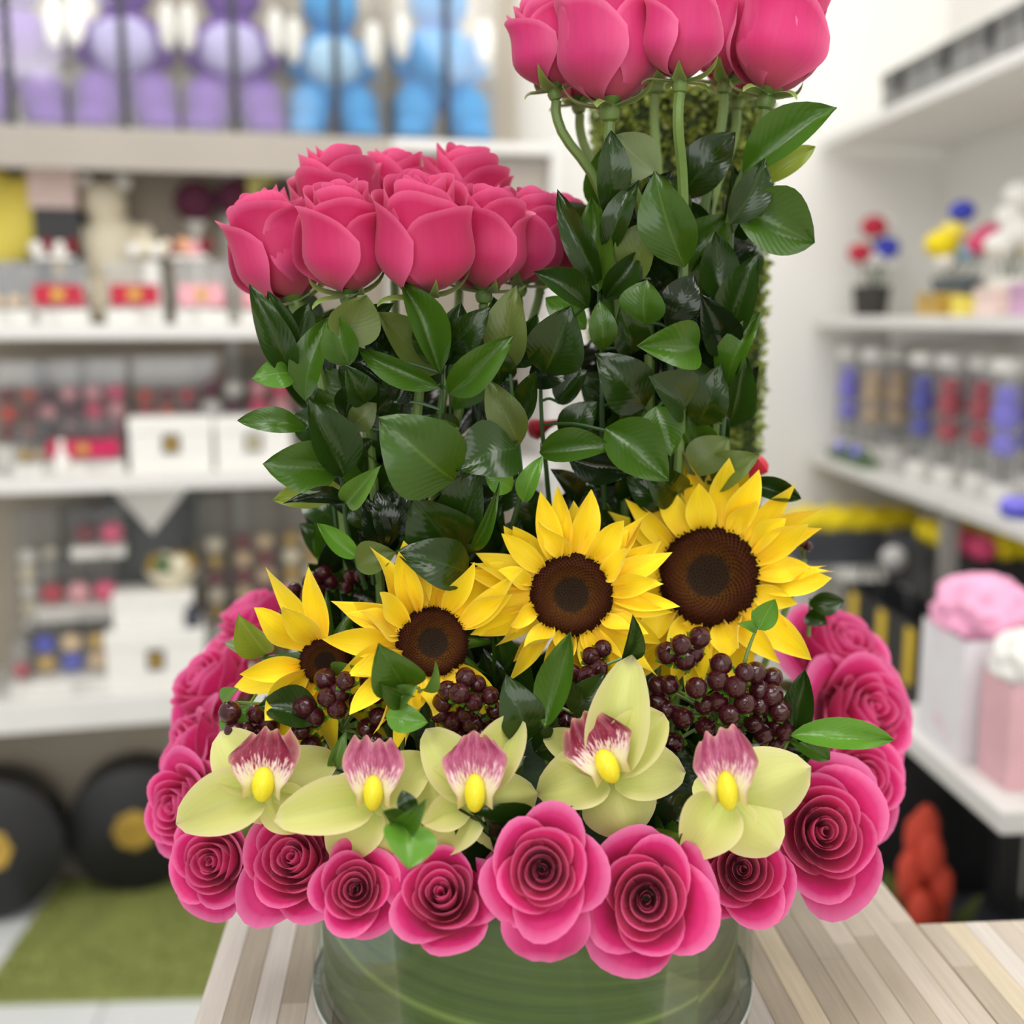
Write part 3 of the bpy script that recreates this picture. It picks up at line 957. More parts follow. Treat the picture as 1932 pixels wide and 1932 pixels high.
berries(z5([(690, 1390), (810, 1400), (770, 1475), (760, 1570), (620, 1620), (890, 1530), (955, 1400), (995, 1470), (940, 1690), (1010, 1620), (980, 1770), (700, 1500), (560, 1560), (600, 1790), (540, 1700)]), -.085, 20, 2, 'dark berry sprig below the leftmost sunflower, left of the round leaves')
berries(z5([(1540, 1380), (1430, 1460), (1610, 1420), (1500, 1475), (1690, 1490), (1540, 1600), (1460, 1645), (1380, 1600), (1690, 1700), (1620, 1730), (1720, 1580), (1400, 1530), (1590, 1530), (1500, 1730), (1580, 1660)]), -.095, 19, 3, 'compact dark berry cluster below the third sunflower, above the middle orchid')
berries(z6([(740, 965), (590, 1080), (720, 1060), (640, 1170), (515, 1255), (570, 1310), (680, 1000), (660, 1100), (480, 1180), (600, 1230)]), -.085, 19, 4, 'dark berry sprig under the middle sunflower')
berries(z6([(1210, 910), (1050, 985), (1140, 1015), (1120, 945), (1180, 985)]), -.085, 20, 5, 'small dark berry cluster just under the largest sunflower')
berries(z6([(1010, 1220), (1065, 1140), (1195, 1155), (1300, 1115), (1315, 1040), (1385, 1150), (1235, 1235), (1130, 1300), (1355, 1285), (1475, 1325), (1500, 1165), (1565, 1105), (1600, 1265), (1085, 1420), (1430, 1080), (1050, 1260), (1300, 1220), (1430, 1230), (1560, 1190), (1240, 1340), (1480, 1080), (1590, 1340), (1380, 1380), (1010, 1140), (1500, 1240)]), -.090, 20, 6, 'biggest dark berry cluster, right of the tallest orchid')
berries(z5([(500, 850), (590, 800), (680, 745), (585, 875), (635, 945), (440, 1010), (545, 930), (640, 860), (620, 790), (720, 800)]), .000, 16, 7, 'dark berry sprig rising behind the leftmost sunflower')
berries(z5([(840, 770), (900, 760), (820, 830), (960, 800)]), .000, 14, 8, 'few dark berries behind the leaves over the third sunflower')
berries([(1462, 1402), (1440, 1385), (1480, 1380), (1452, 1362)], -.075, 18, 9, 'few dark berries beside the rightmost orchid and long bright leaf')
berries([(1512, 1022), (1524, 1030), (1518, 1010)], .00, 10, 10, 'tiny dark berries at the right edge of the largest sunflower')
# ------------------------------------------------------------------ leaves
def leaf_fn(seed, fold, arch, sharp, twist):
    rnd = random.Random(seed)
    ph = rnd.uniform(0, 6)
    def fn(u, v):
        wv = 0.5 * (math.sin(math.pi * (v ** sharp)) ** 0.80)
        wv = max(wv, 0.012 if v < 0.5 else 0.003)
        x = u * wv
        z = fold * abs(u) * wv + arch * math.sin(v * math.pi) + 0.018 * math.sin(u * 5 + v * 7 + ph) * (0.3 + v) 
        a = twist * (v - 0.4)
        x, z2 = x * math.cos(a) - (z - arch * math.sin(v * math.pi)) * math.sin(a), x * math.sin(a) + z * math.cos(a)
        return (x + 0.03 * math.sin(v * 3 + ph), v, z2)
    return fn
LSHAPE = [(1, .35, .10, .90, .2), (2, .25, .16, .80, -.25), (3, .50, .06, .85, .1), (4, .15, .20, .95, .35), (5, .30, -.08, .82, -.3), (6, .6, .12, .9, .0)]
LCACHE = {}
def leaf_mesh(shape, tone):
    k = (shape, tone)
    if k not in LCACHE:
        LCACHE[k] = gmesh('leaf', leaf_fn(*LSHAPE[shape]), 6, 10, LEAF[tone])
    return LCACHE[k]

def leaf_matrix(b, t, w, rnd, tilt=0.45):
    d = t - b
    L = d.length
    y = d.normalized()
    n = vframe(b)[2] + Vector((rnd.uniform(-tilt, tilt), rnd.uniform(-.1, .1), rnd.uniform(-tilt * .5, tilt)))
    z = n - y * n.dot(y)
    if z.length < 0.05: z = Vector((0, 0, 1)) - y * y.z
    z.normalize()
    x = y.cross(z)
    M = Matrix((x, y, z)).transposed().to_4x4()
    return Matrix.Translation(b) @ M @ Matrix.Diagonal((w, L, L, 1))

def sprig(stem, leaves, label, group, seed, mat=STEM_DARK, r0=0.0017, cat='leaf sprig', name='ruscus_sprig'):
    """stem: world points bottom to top; leaves: (base, tip, width, tone[, shape])"""
    rnd = random.Random(seed)
    base = Vector(stem[0])
    rt = root(name, Matrix.Translation(base), label, cat, group)
    T = Matrix.Translation(-base)
    mb = MB().tube(stem, lambda t: r0 * (1 - 0.55 * t), 6, 5, T)
    # dense stem samples for petioles
    S = []
    for i in range(len(stem) - 1):
        for q in range(8):
            S.append(Vector(stem[i]).lerp(Vector(stem[i + 1]), q / 8))
    for lf in leaves:
        b, t, w, tone = lf[:4]
        sh = lf[4] if len(lf) > 4 else rnd.randrange(len(LSHAPE))
        o = part('leaf', leaf_mesh(sh, tone), rt, T @ leaf_matrix(b, t, w, rnd))
        c = min(S, key=lambda p: (p - b).length + (0.02 if p.z > b.z + 0.004 else 0))
        if (c - b).length > 0.003:
            mb.tube([c, c.lerp(b, 0.5) + Vector((0, 0, 0.002)), b + (t - b) * 0.03], 0.0009, 5, 3, T)
    part('stem', mb.mesh('stem', mat), rt)
    return rt

def pl(lst, Yb, seed):
    """pixel leaves -> world leaves; (bx,by,tx,ty,wpx,tone[,dY])"""
    rnd = random.Random(seed)
    out = []
    for q in lst:
        bx, by, tx, ty, wp, tone = q[:6]
        dy = q[6] if len(q) > 6 else 0.0
        b = at(bx, by, Yb + dy)
        t = at(tx, ty, Yb + dy + rnd.uniform(-.022, .004))
        out.append((b, t, wp * m_per_px(b) * 1.08, tone))
    return out
def ps(lst, Y):
    return [at(x, y, Y if len(r) == 0 else r[0]) for x, y, *r in lst]

G1 = 'ruscus sprigs around the lower bunch'
sprig(ps([(690, 1110, -.02), (655, 1000, -.035), (643, 900, -.045), (585, 768, -.05), (545, 695, -.05)], 0), pl([
    (552, 705, 468, 535, 58, 'd'), (560, 692, 506, 548, 44, 'd'), (576, 756, 618, 598, 64, 'm'), (558, 708, 474, 712, 56, 'b'),
    (645, 900, 585, 752, 88, 'd'), (638, 893, 496, 872, 92, 'm'), (580, 812, 448, 792, 46, 'm'), (642, 917, 515, 945, 56, 'y', .01),
    (652, 945, 535, 950, 32, 'k'), (652, 948, 720, 880, 46, 'l'), (652, 792, 682, 715, 40, 'd', .015)], -.055, 1),
    'ruscus sprig on the left of the lower bunch, leaves reaching farthest left', G1, 1)
sprig(ps([(760, 1100, -.02), (790, 950, -.04), (828, 800, -.05), (836, 690, -.055)], 0), pl([
    (829, 732, 676, 655, 50, 'm'), (832, 704, 756, 532, 66, 'm', -.005), (846, 742, 971, 634, 66, 'm', -.01), (843, 655, 926, 582, 62, 'd', .01),
    (742, 760, 772, 712, 44, 'k', .01), (640, 662, 720, 726, 46, 'k', .01), (660, 805, 712, 762, 50, 'o', .01), (858, 905, 712, 790, 150, 'm', -.015),
    (790, 830, 868, 805, 60, 'm', -.012), (836, 690, 800, 570, 74, 'd', .015), (838, 690, 868, 570, 70, 'd', .02), (836, 700, 712, 590, 80, 'o', .02)], -.06, 2),
    'ruscus sprig in the front middle of the lower bunch with the biggest round leaf', G1, 2)
sprig(ps([(935, 1080, -.02), (980, 940, -.035), (978, 840, -.045), (966, 740, -.05), (960, 680, -.045)], 0), pl([
    (975, 845, 858, 890, 112, 'd', -.01), (978, 841, 923, 714, 66, 'o'), (955, 700, 978, 538, 82, 'o', .01), (964, 926, 915, 888, 44, 'b', -.01),
    (989, 948, 1022, 860, 40, 'b', -.01), (940, 730, 925, 640, 60, 'd', .02), (985, 800, 1010, 700, 50, 'd', .015), (950, 680, 890, 590, 70, 'd', .02), (962, 690, 1012, 590, 60, 'd', .02), (955, 690, 930, 560, 64, 'd', .025)], -.055, 3),
    'ruscus sprig on the right of the lower bunch, beside the tower of leaves', G1, 3)
sprig(ps([(860, 1110, -.02), (868, 1040, -.04), (850, 960, -.045), (848, 900, -.045)], 0), pl([
    (884, 1080, 744, 1044, 88, 'd', -.012), (872, 1062, 780, 935, 130, 'd', .005), (860, 1002, 905, 885, 84, 'd'), (891, 1038, 942, 908, 26, 'm', -.01),
    (860, 900, 800, 860, 70, 'd', .02), (880, 960, 950, 930, 60, 'k', .02)], -.05, 4),
    'ruscus sprig low in the lower bunch, just above the third sunflower', G1, 4)
sprig(ps([(705, 1100, -.03), (700, 1060, -.045), (690, 1000, -.05)], 0), pl([
    (676, 1052, 598, 988, 38, 'b', -.005), (673, 1072, 746, 1040, 62, 'o', -.008), (721, 1037, 684, 935, 50, 'k'), (730, 1034, 712, 925, 50, 'k'),
    (745, 1020, 760, 910, 54, 'k', .01), (690, 1000, 660, 930, 40, 'd', .01)], -.045, 5),
    'short ruscus sprig of folded dark leaves low on the left, near the leftmost sunflower', G1, 5)
sprig(ps([(730, 1080, .0), (705, 900, -.01), (680, 740, -.02), (668, 640, -.02)], 0), pl([
    (655, 655, 690, 556, 96, 'o', -.048), (690, 740, 640, 690, 50, 'd'), (700, 800, 760, 730, 60, 'd'), (705, 880, 650, 830, 60, 'd'), (690, 650, 740, 570, 70, 'd'), (660, 690, 628, 590, 66, 'm', -.044), (700, 690, 770, 610, 70, 'd'), (560, 640, 585, 572, 46, 'd', -.01), (690, 760, 650, 690, 56, 'd', -.04),
    (715, 930, 770, 850, 70, 'd')], -.02, 6),
    'ruscus sprig set deeper in the lower bunch, olive leaf right under the second rose', G1, 6)

G2 = 'ruscus sprigs of the leaf tower'
sprig(ps([(1140, 960, .0), (1136, 800, -.01), (1135, 660, -.015), (1130, 551, -.02), (1140, 420, -.02)], 0), pl([
    (1137, 402, 1155, 246, 62, 'd'), (1130, 553, 1053, 356, 52, 'd'), (1130, 551, 1115, 372, 66, 'm', -.006), (1142, 482, 1207, 340, 52, 'd'),
    (1143, 565, 1208, 470, 54, 'd'), (1135, 662, 1133, 566, 50, 'm', -.01), (1190, 668, 1172, 578, 66, 'd'), (1217, 768, 1122, 668, 96, 'd', -.01)], -.025, 11),
    'ruscus sprig on the left front of the leaf tower', G2, 11)
sprig(ps([(1262, 960, .0), (1268, 800, -.02), (1266, 640, -.03), (1285, 500, -.03), (1290, 400, -.03)], 0), pl([
    (1288, 505, 1240, 322, 100, 'm', -.01), (1215, 612, 1224, 528, 88, 'm', -.008), (1255, 612, 1312, 520, 70, 'k'), (1318, 652, 1202, 656, 84, 'm', -.015),
    (1288, 778, 1224, 706, 94, 'd', -.012), (1240, 766, 1264, 862, 74, 'm', -.01), (1188, 530, 1236, 416, 84, 'o', .008), (1236, 325, 1158, 256, 86, 'p', .012),
    (1270, 560, 1215, 480, 60, 'k', .012), (1285, 640, 1345, 560, 66, 'k', .01)], -.035, 12),
    'ruscus sprig in the front middle of the leaf tower, glossy rounded leaves', G2, 12)
sprig(ps([(1345, 960, .0), (1365, 800, -.015), (1372, 680, -.02), (1376, 560, -.02), (1384, 420, -.02)], 0), pl([
    (1400, 325, 1580, 205, 84, 'm', .005), (1436, 348, 1538, 276, 46, 'y', .015), (1385, 400, 1538, 455, 116, 'm', -.004), (1378, 424, 1442, 298, 66, 'd', -.01),
    (1372, 660, 1320, 556, 70, 'k'), (1372, 732, 1434, 588, 60, 'm'), (1376, 792, 1408, 668, 54, 'd'), (1372, 642, 1434, 478, 72, 'd'),
    (1368, 572, 1348, 436, 72, 'd', -.006), (1312, 802, 1364, 688, 72, 'd')], -.025, 13),
    'ruscus sprig on the right front of the leaf tower with leaves jutting far right', G2, 13)
sprig(ps([(1040, 985, .0), (1030, 880, -.02), (1022, 790, -.03), (1024, 700, -.03), (1060, 620, -.02)], 0), pl([
    (1024, 702, 1080, 578, 104, 'd', -.012), (1000, 726, 1088, 680, 62, 'k', -.005), (1112, 578, 1006, 514, 58, 'd', -.005), (1105, 622, 1030, 560, 54, 'b', .012),
    (1018, 852, 1158, 848, 62, 'm', -.012), (1140, 810, 1264, 905, 98, 'm', -.015), (1072, 862, 1192, 892, 58, 'k', -.005), (1050, 760, 1110, 700, 60, 'd', .01),
    (1060, 830, 1130, 760, 66, 'd', .01)], -.03, 14),
    'ruscus sprig between the lower bunch and the leaf tower', G2, 14)
sprig(ps([(1330, 985, .0), (1330, 920, -.01), (1318, 880, -.015)], 0), pl([
    (1300, 895, 1374, 826, 72, 'o'), (1345, 915, 1432, 856, 70, 'o', .005), (1395, 912, 1512, 940, 40, 'd', -.005), (1280, 930, 1210, 870, 70, 'd'), (1250, 960, 1180, 900, 60, 'd')], -.02, 15),
    'ruscus sprig at the foot of the leaf tower behind the largest sunflower', G2, 15)

# packed sprigs further inside and on the far side of both columns
def filler(cx, cy, rad, z0, z1, n, seed, label, group, lw=0.026, ll=0.048):
    rnd = random.Random(seed)
    for k in range(n):
        a = 2 * math.pi * k / n + rnd.uniform(-.2, .2)
        rr = rad * rnd.uniform(0.45, 1.0)
        top = z1 - rnd.uniform(0, 0.06)
        p0 = Vector((cx * 0.9 + 0.4 * rr * math.cos(a), cy + 0.4 * rr * math.sin(a), 0.15))
        p1 = Vector((cx + rr * math.cos(a), cy + rr * math.sin(a), (0.15 + top) / 2))
        p2 = Vector((cx + rr * 1.05 * math.cos(a), cy + rr * 1.05 * math.sin(a), top))
        lv = []
        zz = z0
        q = 0
        while zz < top:
            t = (zz - 0.15) / max(0.01, top - 0.15)
            c = p0.lerp(p1, min(1, t * 2)) if t < 0.5 else p1.lerp(p2, (t - 0.5) * 2)
            b2 = a + (1.1 if q % 2 else -1.1) + rnd.uniform(-.5, .5)
            L = ll * rnd.uniform(0.8, 1.3)
            tip = c + Vector((math.cos(b2) * L * 0.62, math.sin(b2) * L * 0.45, L * rnd.uniform(0.3, 0.85)))
            lv.append((c + Vector((0.001, 0, 0)), tip, lw * rnd.uniform(0.8, 1.25), rnd.choice('ddkdmk')))
            zz += rnd.uniform(0.016, 0.028)
            q += 1
        sprig([p0, p1, p2], lv, label, group, seed * 50 + k)
filler(BX, 0.03, 0.060, 0.20, 0.425, 12, 7, 'dark ruscus sprig packed inside the lower bunch behind the front leaves', 'ruscus sprigs inside the lower bunch')
filler(TX - 0.006, 0.030, 0.034, 0.20, 0.500, 12, 8, 'dark ruscus sprig packed inside the leaf tower behind the front leaves', 'ruscus sprigs inside the leaf tower')

# low greenery between sunflowers, berries and orchids
G3 = 'small leaf sprigs among the flowers'
def low(stem, lv, Y, label, seed, tone=STEM, nm='leaf_sprig'):
    sprig(ps(stem, Y + 0.01), pl(lv, Y, seed), label, G3, seed, tone, 0.0014, 'leaf sprig', nm)
low([(758, 1420), (760, 1345), (760, 1300)], [(763, 1302, 716, 1214, 92, 'm', -.01), (772, 1318, 718, 1288, 46, 'm', -.012), (752, 1328, 786, 1292, 44, 'l', -.014), (728, 1352, 808, 1362, 52, 'b', -.014), (790, 1300, 822, 1248, 30, 'l', -.005)], -.105, 'sprig of round leaves in front of the third sunflower disc', 31)
low([(770, 1590), (768, 1560), (762, 1535)], [(768, 1552, 768, 1640, 98, 'b', -.012), (756, 1560, 802, 1508, 44, 'm', -.008), (770, 1555, 722, 1532, 36, 'm', -.008), (775, 1535, 760, 1490, 36, 'd', -.006)], -.165, 'sprig with a shiny round leaf between the two left front orchids', 32)
low([(1032, 1440), (1030, 1370), (1040, 1300)], [(1028, 1372, 1076, 1192, 64, 'm', -.01), (985, 1405, 958, 1272, 80, 'd'), (1080, 1348, 1140, 1268, 66, 'd'), (1172, 1245, 1196, 1160, 42, 'd', .01), (1010, 1420, 1080, 1370, 60, 'd', .01)], -.105, 'tall leaf sprig between the middle orchid and the tallest one', 33)
low([(1395, 1290), (1412, 1225), (1430, 1180)], [(1432, 1188, 1462, 1130, 44, 'b', -.006), (1425, 1195, 1392, 1176, 22, 'b', -.004), (1425, 1190, 1420, 1150, 20, 'b', -.004)], -.10, 'tiny bright sprig in front of the largest sunflower', 34)
low([(1470, 1430), (1490, 1388), (1497, 1350)], [(1496, 1405, 1518, 1262, 58, 'd'), (1490, 1388, 1686, 1396, 56, 'b', -.008), (1480, 1388, 1566, 1432, 56, 'm'), (1210, 1262, 1265, 1275, 40, 'b', -.004)][:3], -.085, 'leaf sprig at the right with one long bright leaf lying over a rose', 35)
low([(500, 1300), (497, 1240), (495, 1215)], [(500, 1235, 452, 1158, 62, 'y'), (485, 1240, 424, 1212, 26, 'p'), (470, 1330, 420, 1390, 44, 'b', -.02)], -.05, 'yellow green round leaf left of the leftmost sunflower', 36)
low([(620, 1400), (612, 1370), (606, 1345)], [(606, 1352, 486, 1334, 74, 'd', -.005), (640, 1290, 700, 1270, 60, 'l', .01), (420, 1325, 450, 1300, 30, 'l'), (620, 1460, 655, 1378, 26, 'l', -.008)], -.078, 'dark veined leaf under the leftmost sunflower', 37)
low([(1525, 1200), (1528, 1150), (1530, 1130)], [(1526, 1140, 1592, 1132, 42, 'd'), (1520, 1160, 1560, 1180, 36, 'd', .01)], -.005, 'dark leaf tip between the largest sunflower and the back right rose', 38)
low([(965, 1400), (955, 1330), (950, 1260)], [(958, 1345, 910, 1225, 80, 'k'), (955, 1330, 985, 1220, 76, 'd'), (960, 1380, 1020, 1300, 70, 'k'), (952, 1300, 930, 1180, 66, 'd')], -.045, 'dark leaf sprig filling the gap between the second and third sunflowers', 39, STEM_DARK)
low([(1030, 1100), (1020, 1010), (1015, 940)], [(1020, 1010, 985, 905, 66, 'd'), (1022, 1020, 1075, 920, 70, 'k'), (1025, 1060, 960, 985, 74, 'd'), (1025, 1050, 1090, 985, 70, 'd')], .02, 'dark leaf sprig rising behind the middle sunflower', 40, STEM_DARK)
low([(905, 1120), (900, 1050), (905, 980)], [(902, 1050, 860, 960, 64, 'k'), (903, 1040, 950, 950, 66, 'd')], .0, 'dark leaf sprig between the lower bunch foot and the third sunflower', 41, STEM_DARK)
# leafy bed under the flowers
rnd = random.Random(77)
for k in range(26):
    a = 2 * math.pi * k / 26
    rr = 0.10 + 0.045 * (k % 2)
    c = Vector((rr * math.cos(a), rr * 0.9 * math.sin(a), 0.142 + 0.02 * (1 - (k % 2))))
    hub = Vector((c.x * 0.75, c.y * 0.75, 0.135))
    lv = []
    for q in range(6):
        b2 = a + rnd.uniform(-1.4, 1.4)
        L = rnd.uniform(0.035, 0.055)
        lv.append((c, c + Vector((math.cos(b2) * L * .7, math.sin(b2) * L * .6, L * rnd.uniform(0.1, 0.75))), rnd.uniform(0.02, 0.03), rnd.choice('dddkkm')))
    sprig([hub, hub.lerp(c, 0.5) + Vector((0, 0, 0.004)), c + Vector((0, 0, 0.006))], lv, 'dark leaf sprig in the bed under the flowers', 'leaf sprigs bedding the flowers', 900 + k, STEM_DARK, 0.0014, 'leaf sprig', 'leaf_sprig')

# dark curled leaf and clear support sticks, little red buds
sprig(ps([(1050, 1000), (1052, 985), (1055, 975)], .0), pl([(1088, 958, 1040, 884, 50, 'k')], -.005, 3), 'blackish curled leaf standing behind the middle sunflower', G3, 55, STEM_DARK, 0.0016, 'leaf', 'curled_leaf')
STICK = plain('support_stick_grey', (70, 82, 80), 0.3)
for px, lab in ((598, 'left of two thin grey support sticks behind the leftmost sunflower'), (628, 'right of two thin grey support sticks behind the leftmost sunflower')):
    b, t = at(px + 22, 1180, .02), at(px, 960 if px < 610 else 955, .02)
    thing('support_stick', MB().tube([b, t], 0.0011, 6, 1, Matrix.Translation(-b)).mesh('support_stick', STICK), b, lab, 'stick', 'support sticks')
RED = plain('red_bud', (206, 36, 56), 0.5, var=0.15)
def bud(px, py, bx, by, Y, label):
    P, B = at(px, py, Y), at(bx, by, Y)
    r = root('red_bud', Matrix.Translation(B), label, 'flower bud')
    d = (P - B)
    M = Matrix.Translation(-B) @ frame(P, d.normalized())
    k = m_per_px(P)
    part('bud_head', MB().lathe([(4 * k, -34 * k), (9 * k, -14 * k), (19 * k, 4 * k), (21 * k, 14 * k), (12 * k, 24 * k), (2 * k, 26 * k)], 10, M).mesh('bud_head', RED), r)
    part('stem', MB().tube([B, B.lerp(P, 0.85)], 0.0012, 6, 1, Matrix.Translation(-B)).mesh('stem', STEM), r)
bud(1424, 884, 1382, 918, .03, 'small red bud right of the leaf tower above the largest sunflower')
bud(1020, 806, 1090, 782, .06, 'small red bud seen between the lower bunch and the leaf tower')

# ------------------------------------------------------------------ boxwood pillar behind the tower
mc0, mc1 = at(1122, 700, .17), at(1452, 700, .17)
zt = at(1440, 172, .17).z
mossc = ((mc0.x + mc1.x) / 2, 0.197, 0.0)
r = root('boxwood_pillar', Matrix.Translation(mossc), 'tall square pillar covered in fine artificial boxwood behind the leaf tower', 'topiary')
hw = (mc1.x - mc0.x) / 2 - 0.006
part('core', MB().bevbox(-hw, hw, -0.024, 0.024, 0.0, zt, 0.004).mesh('core', plain('boxwood_core', (44, 62, 22), 0.9, var=0.4, scale=160, bump=0.5), False), r)
BOXW = plain('boxwood_leaf', (134, 150, 62), 0.5, var=0.35, scale=90)
rnd = random.Random(5)
mb = MB()
for k in range(9000):
    face = rnd.random()
    z = rnd.uniform(0.02, zt)
    if face < 0.55: c = Vector((rnd.uniform(-hw, hw), -0.025, z)); nn = Vector((0, -1, 0))
    elif face < 0.75: c = Vector((hw, rnd.uniform(-.024, .024), z)); nn = Vector((1, 0, 0))
    elif face < 0.92: c = Vector((-hw, rnd.uniform(-.024, .024), z)); nn = Vector((-1, 0, 0))
    else: c = Vector((rnd.uniform(-hw, hw), rnd.uniform(-.024, .024), zt)); nn = Vector((0, 0, 1))
    d = (nn * rnd.uniform(0.2, 1) + Vector((rnd.uniform(-1, 1), rnd.uniform(-1, 1), rnd.uniform(-.6, 1)))).normalized()
    s = d.cross(Vector((rnd.uniform(-1, 1), rnd.uniform(-1, 1), rnd.uniform(-1, 1)))).normalized()
    L, W = rnd.uniform(.006, .010), rnd.uniform(.0018, .003)
    mb.add([c, c + d * L * .5 + s * W, c + d * L, c + d * L * .5 - s * W], [(0, 1, 2, 3)])
o = part('boxwood_leaves', mb.mesh('boxwood_leaves', BOXW, False), r)
o['kind'] = 'stuff'
# ------------------------------------------------------------------ display shelf on the left
SA = math.radians(9.8)
SE = Vector((math.cos(SA), math.sin(SA), 0))          # along the shelf, to the right
SN = Vector((-math.sin(SA), math.cos(SA), 0))         # into the shelf
_d = ray(500, 600); _d = Vector((_d.x, _d.y, 0)).normalized()
S0 = Vector((CAM.x, CAM.y, 0)) + _d * 2.56            # a point on the front plane
def shp(px, py, back):
    d = ray(px, py)
    t = (S0 + SN * back - CAM).dot(SN) / d.dot(SN)
    return CAM + d * t
def sx(px, back, py=600):
    return (shp(px, py, back) - S0).dot(SE)
SM = Matrix((SE, SN, Vector((0, 0, 1)))).transposed().to_4x4()
SM = Matrix.Translation(S0) @ SM                      # local x along, y into the shelf, z up
SHELF = plain('shelf_laminate_white', (226, 224, 220), 0.45, var=0.03, scale=6)
SHELFB = plain('shelf_back_beige', (176, 166, 150), 0.7, var=0.04, scale=5)
lv_py = {1: (243, 268), 2: (612, 640), 3: (896, 926), 4: (1312, 1368)}
SZ = {k: (shp(250, a, 0).z, shp(250, b, 0).z) for k, (a, b) in lv_py.items()}
DEP = 0.30
xl, xr = sx(-330, 0), sx(1056, 0)
unit = root('display_shelf', SM, 'white display shelf unit along the left with four stocked levels', 'shelf')
for k, (a, b) in SZ.items():
    if k == 1: continue
    part('shelf_board', MB().bevbox(xl, xr - 0.022, 0, DEP, b, a, 0.003).mesh('shelf_board', SHELF, False), unit)
part('side_panel', MB().bevbox(xr - 0.02, xr, 0, DEP, ZF + 0.0, SZ[1][1] + 0.03, 0.003).mesh('side_panel', SHELF, False), unit)
part('side_panel', MB().bevbox(xl - 0.02, xl - 0.0005, 0, DEP, ZF + 0.0, SZ[1][1] + 0.03, 0.003).mesh('side_panel', SHELF, False), unit)
part('back_panel', MB().bevbox(xl, xr - 0.021, DEP + 0.0005, DEP + 0.012, ZF + 0.0, 1.25, 0.002).mesh('back_panel', SHELFB, False), unit)
z1 = SZ[1][1]
FASC = plain('fascia_greige', (168, 160, 150), 0.6, var=0.04, scale=5)
xm = sx(745, 0)
zl = shp(250, 322, 0).z
part('top_board', MB().bevbox(xl, xr - 0.022, 0.014, DEP, z1, SZ[1][0], 0.003).mesh('top_board', SHELF, False), unit)
part('fascia', MB().bevbox(xl, xm - 0.001, 0.0, 0.0135, zl, SZ[1][0] - 0.0003, 0.002).mesh('fascia', FASC, False), unit)
part('board_edge', MB().bevbox(xm, xr - 0.022, -0.004, 0.0135, z1 + 0.002, SZ[1][0] - 0.001, 0.002).mesh('board_edge', SHELF, False), unit)
part('fascia', MB().bevbox(xm, xr - 0.022, 0.03, 0.042, zl - 0.06, z1 - 0.001, 0.002).mesh('fascia', FASC, False), unit)
for px in (438, 742):
    x = sx(px, 0.28)
    part('upright', MB().bevbox(x - 0.012, x + 0.012, 0.288, 0.2998, SZ[4][0], z1 - 0.002, 0.002).mesh('upright', SHELF, False), unit)

ACR = glass_mat('acrylic_clear', (0.985, 0.985, 0.98), 0.10, 0.05, 0.02, (0.9, 0.9, 0.9), 0.18)
WHITEC = plain('carton_white', (238, 236, 230), 0.5, var=0.03)
BLACKC = plain('carton_black', (32, 32, 34), 0.45, var=0.1)
GREYC = plain('panel_dark_grey', (84, 88, 88), 0.6, var=0.06)
GOLD = plain('gold_foil', (196, 160, 70), 0.35, 0.4, var=0.25)
COLR = {
    'red': plain('preserved_rose_red', (188, 36, 62), 0.7, var=0.25, scale=60),
    'darkred': plain('preserved_rose_dark_red', (120, 26, 40), 0.7, var=0.25, scale=60),
    'crimson': plain('preserved_rose_crimson', (196, 26, 84), 0.7, var=0.2, scale=60),
    'pink': plain('preserved_rose_pink', (240, 170, 180), 0.7, var=0.12, scale=60),
    'hot': plain('preserved_rose_hot_pink', (236, 84, 130), 0.7, var=0.15, scale=60),
    'cream': plain('preserved_rose_cream', (240, 230, 204), 0.7, var=0.08, scale=60),
    'beige': plain('preserved_rose_beige', (220, 190, 150), 0.7, var=0.15, scale=60),
    'peach': plain('preserved_rose_peach', (240, 180, 140), 0.7, var=0.15, scale=60),
    'yellow': plain('preserved_rose_yellow', (246, 226, 100), 0.7, var=0.1, scale=60),
    'sun': plain('preserved_rose_sun_yellow', (252, 218, 14), 0.7, var=0.2, scale=60),
    'purple': plain('preserved_rose_purple', (122, 78, 176), 0.8, var=0.18, scale=60),
    'lav': plain('preserved_rose_lavender', (200, 194, 238), 0.8, var=0.08, scale=60),
    'blue': plain('preserved_rose_blue', (60, 158, 224), 0.8, var=0.16, scale=60),
    'sky': plain('preserved_rose_sky', (176, 216, 246), 0.8, var=0.08, scale=60),
    'royal': plain('preserved_rose_royal_blue', (60, 70, 190), 0.7, var=0.2, scale=60),
    'peri': plain('preserved_rose_periwinkle', (140, 132, 244), 0.7, var=0.12, scale=60),
    'maroon': plain('preserved_rose_maroon', (96, 40, 66), 0.8, var=0.2, scale=60),
    'tan': plain('preserved_rose_tan', (206, 178, 138), 0.7, var=0.12, scale=60),
    'white': plain('preserved_rose_white', (240, 238, 232), 0.7, var=0.05, scale=60),
    'orange': plain('wrapped_flower_orange_red', (208, 70, 48), 0.7, var=0.3, scale=30),
    'green': plain('preserved_foliage_green', (92, 116, 78), 0.7, var=0.3, scale=60),
    'gold': GOLD,
}
RIB = {k: plain('ribbon_' + k, c, 0.4, var=0.1) for k, c in {'black': (34, 34, 40), 'gold': (214, 180, 70), 'yellow': (238, 200, 40), 'grey': (96, 96, 104)}.items()}

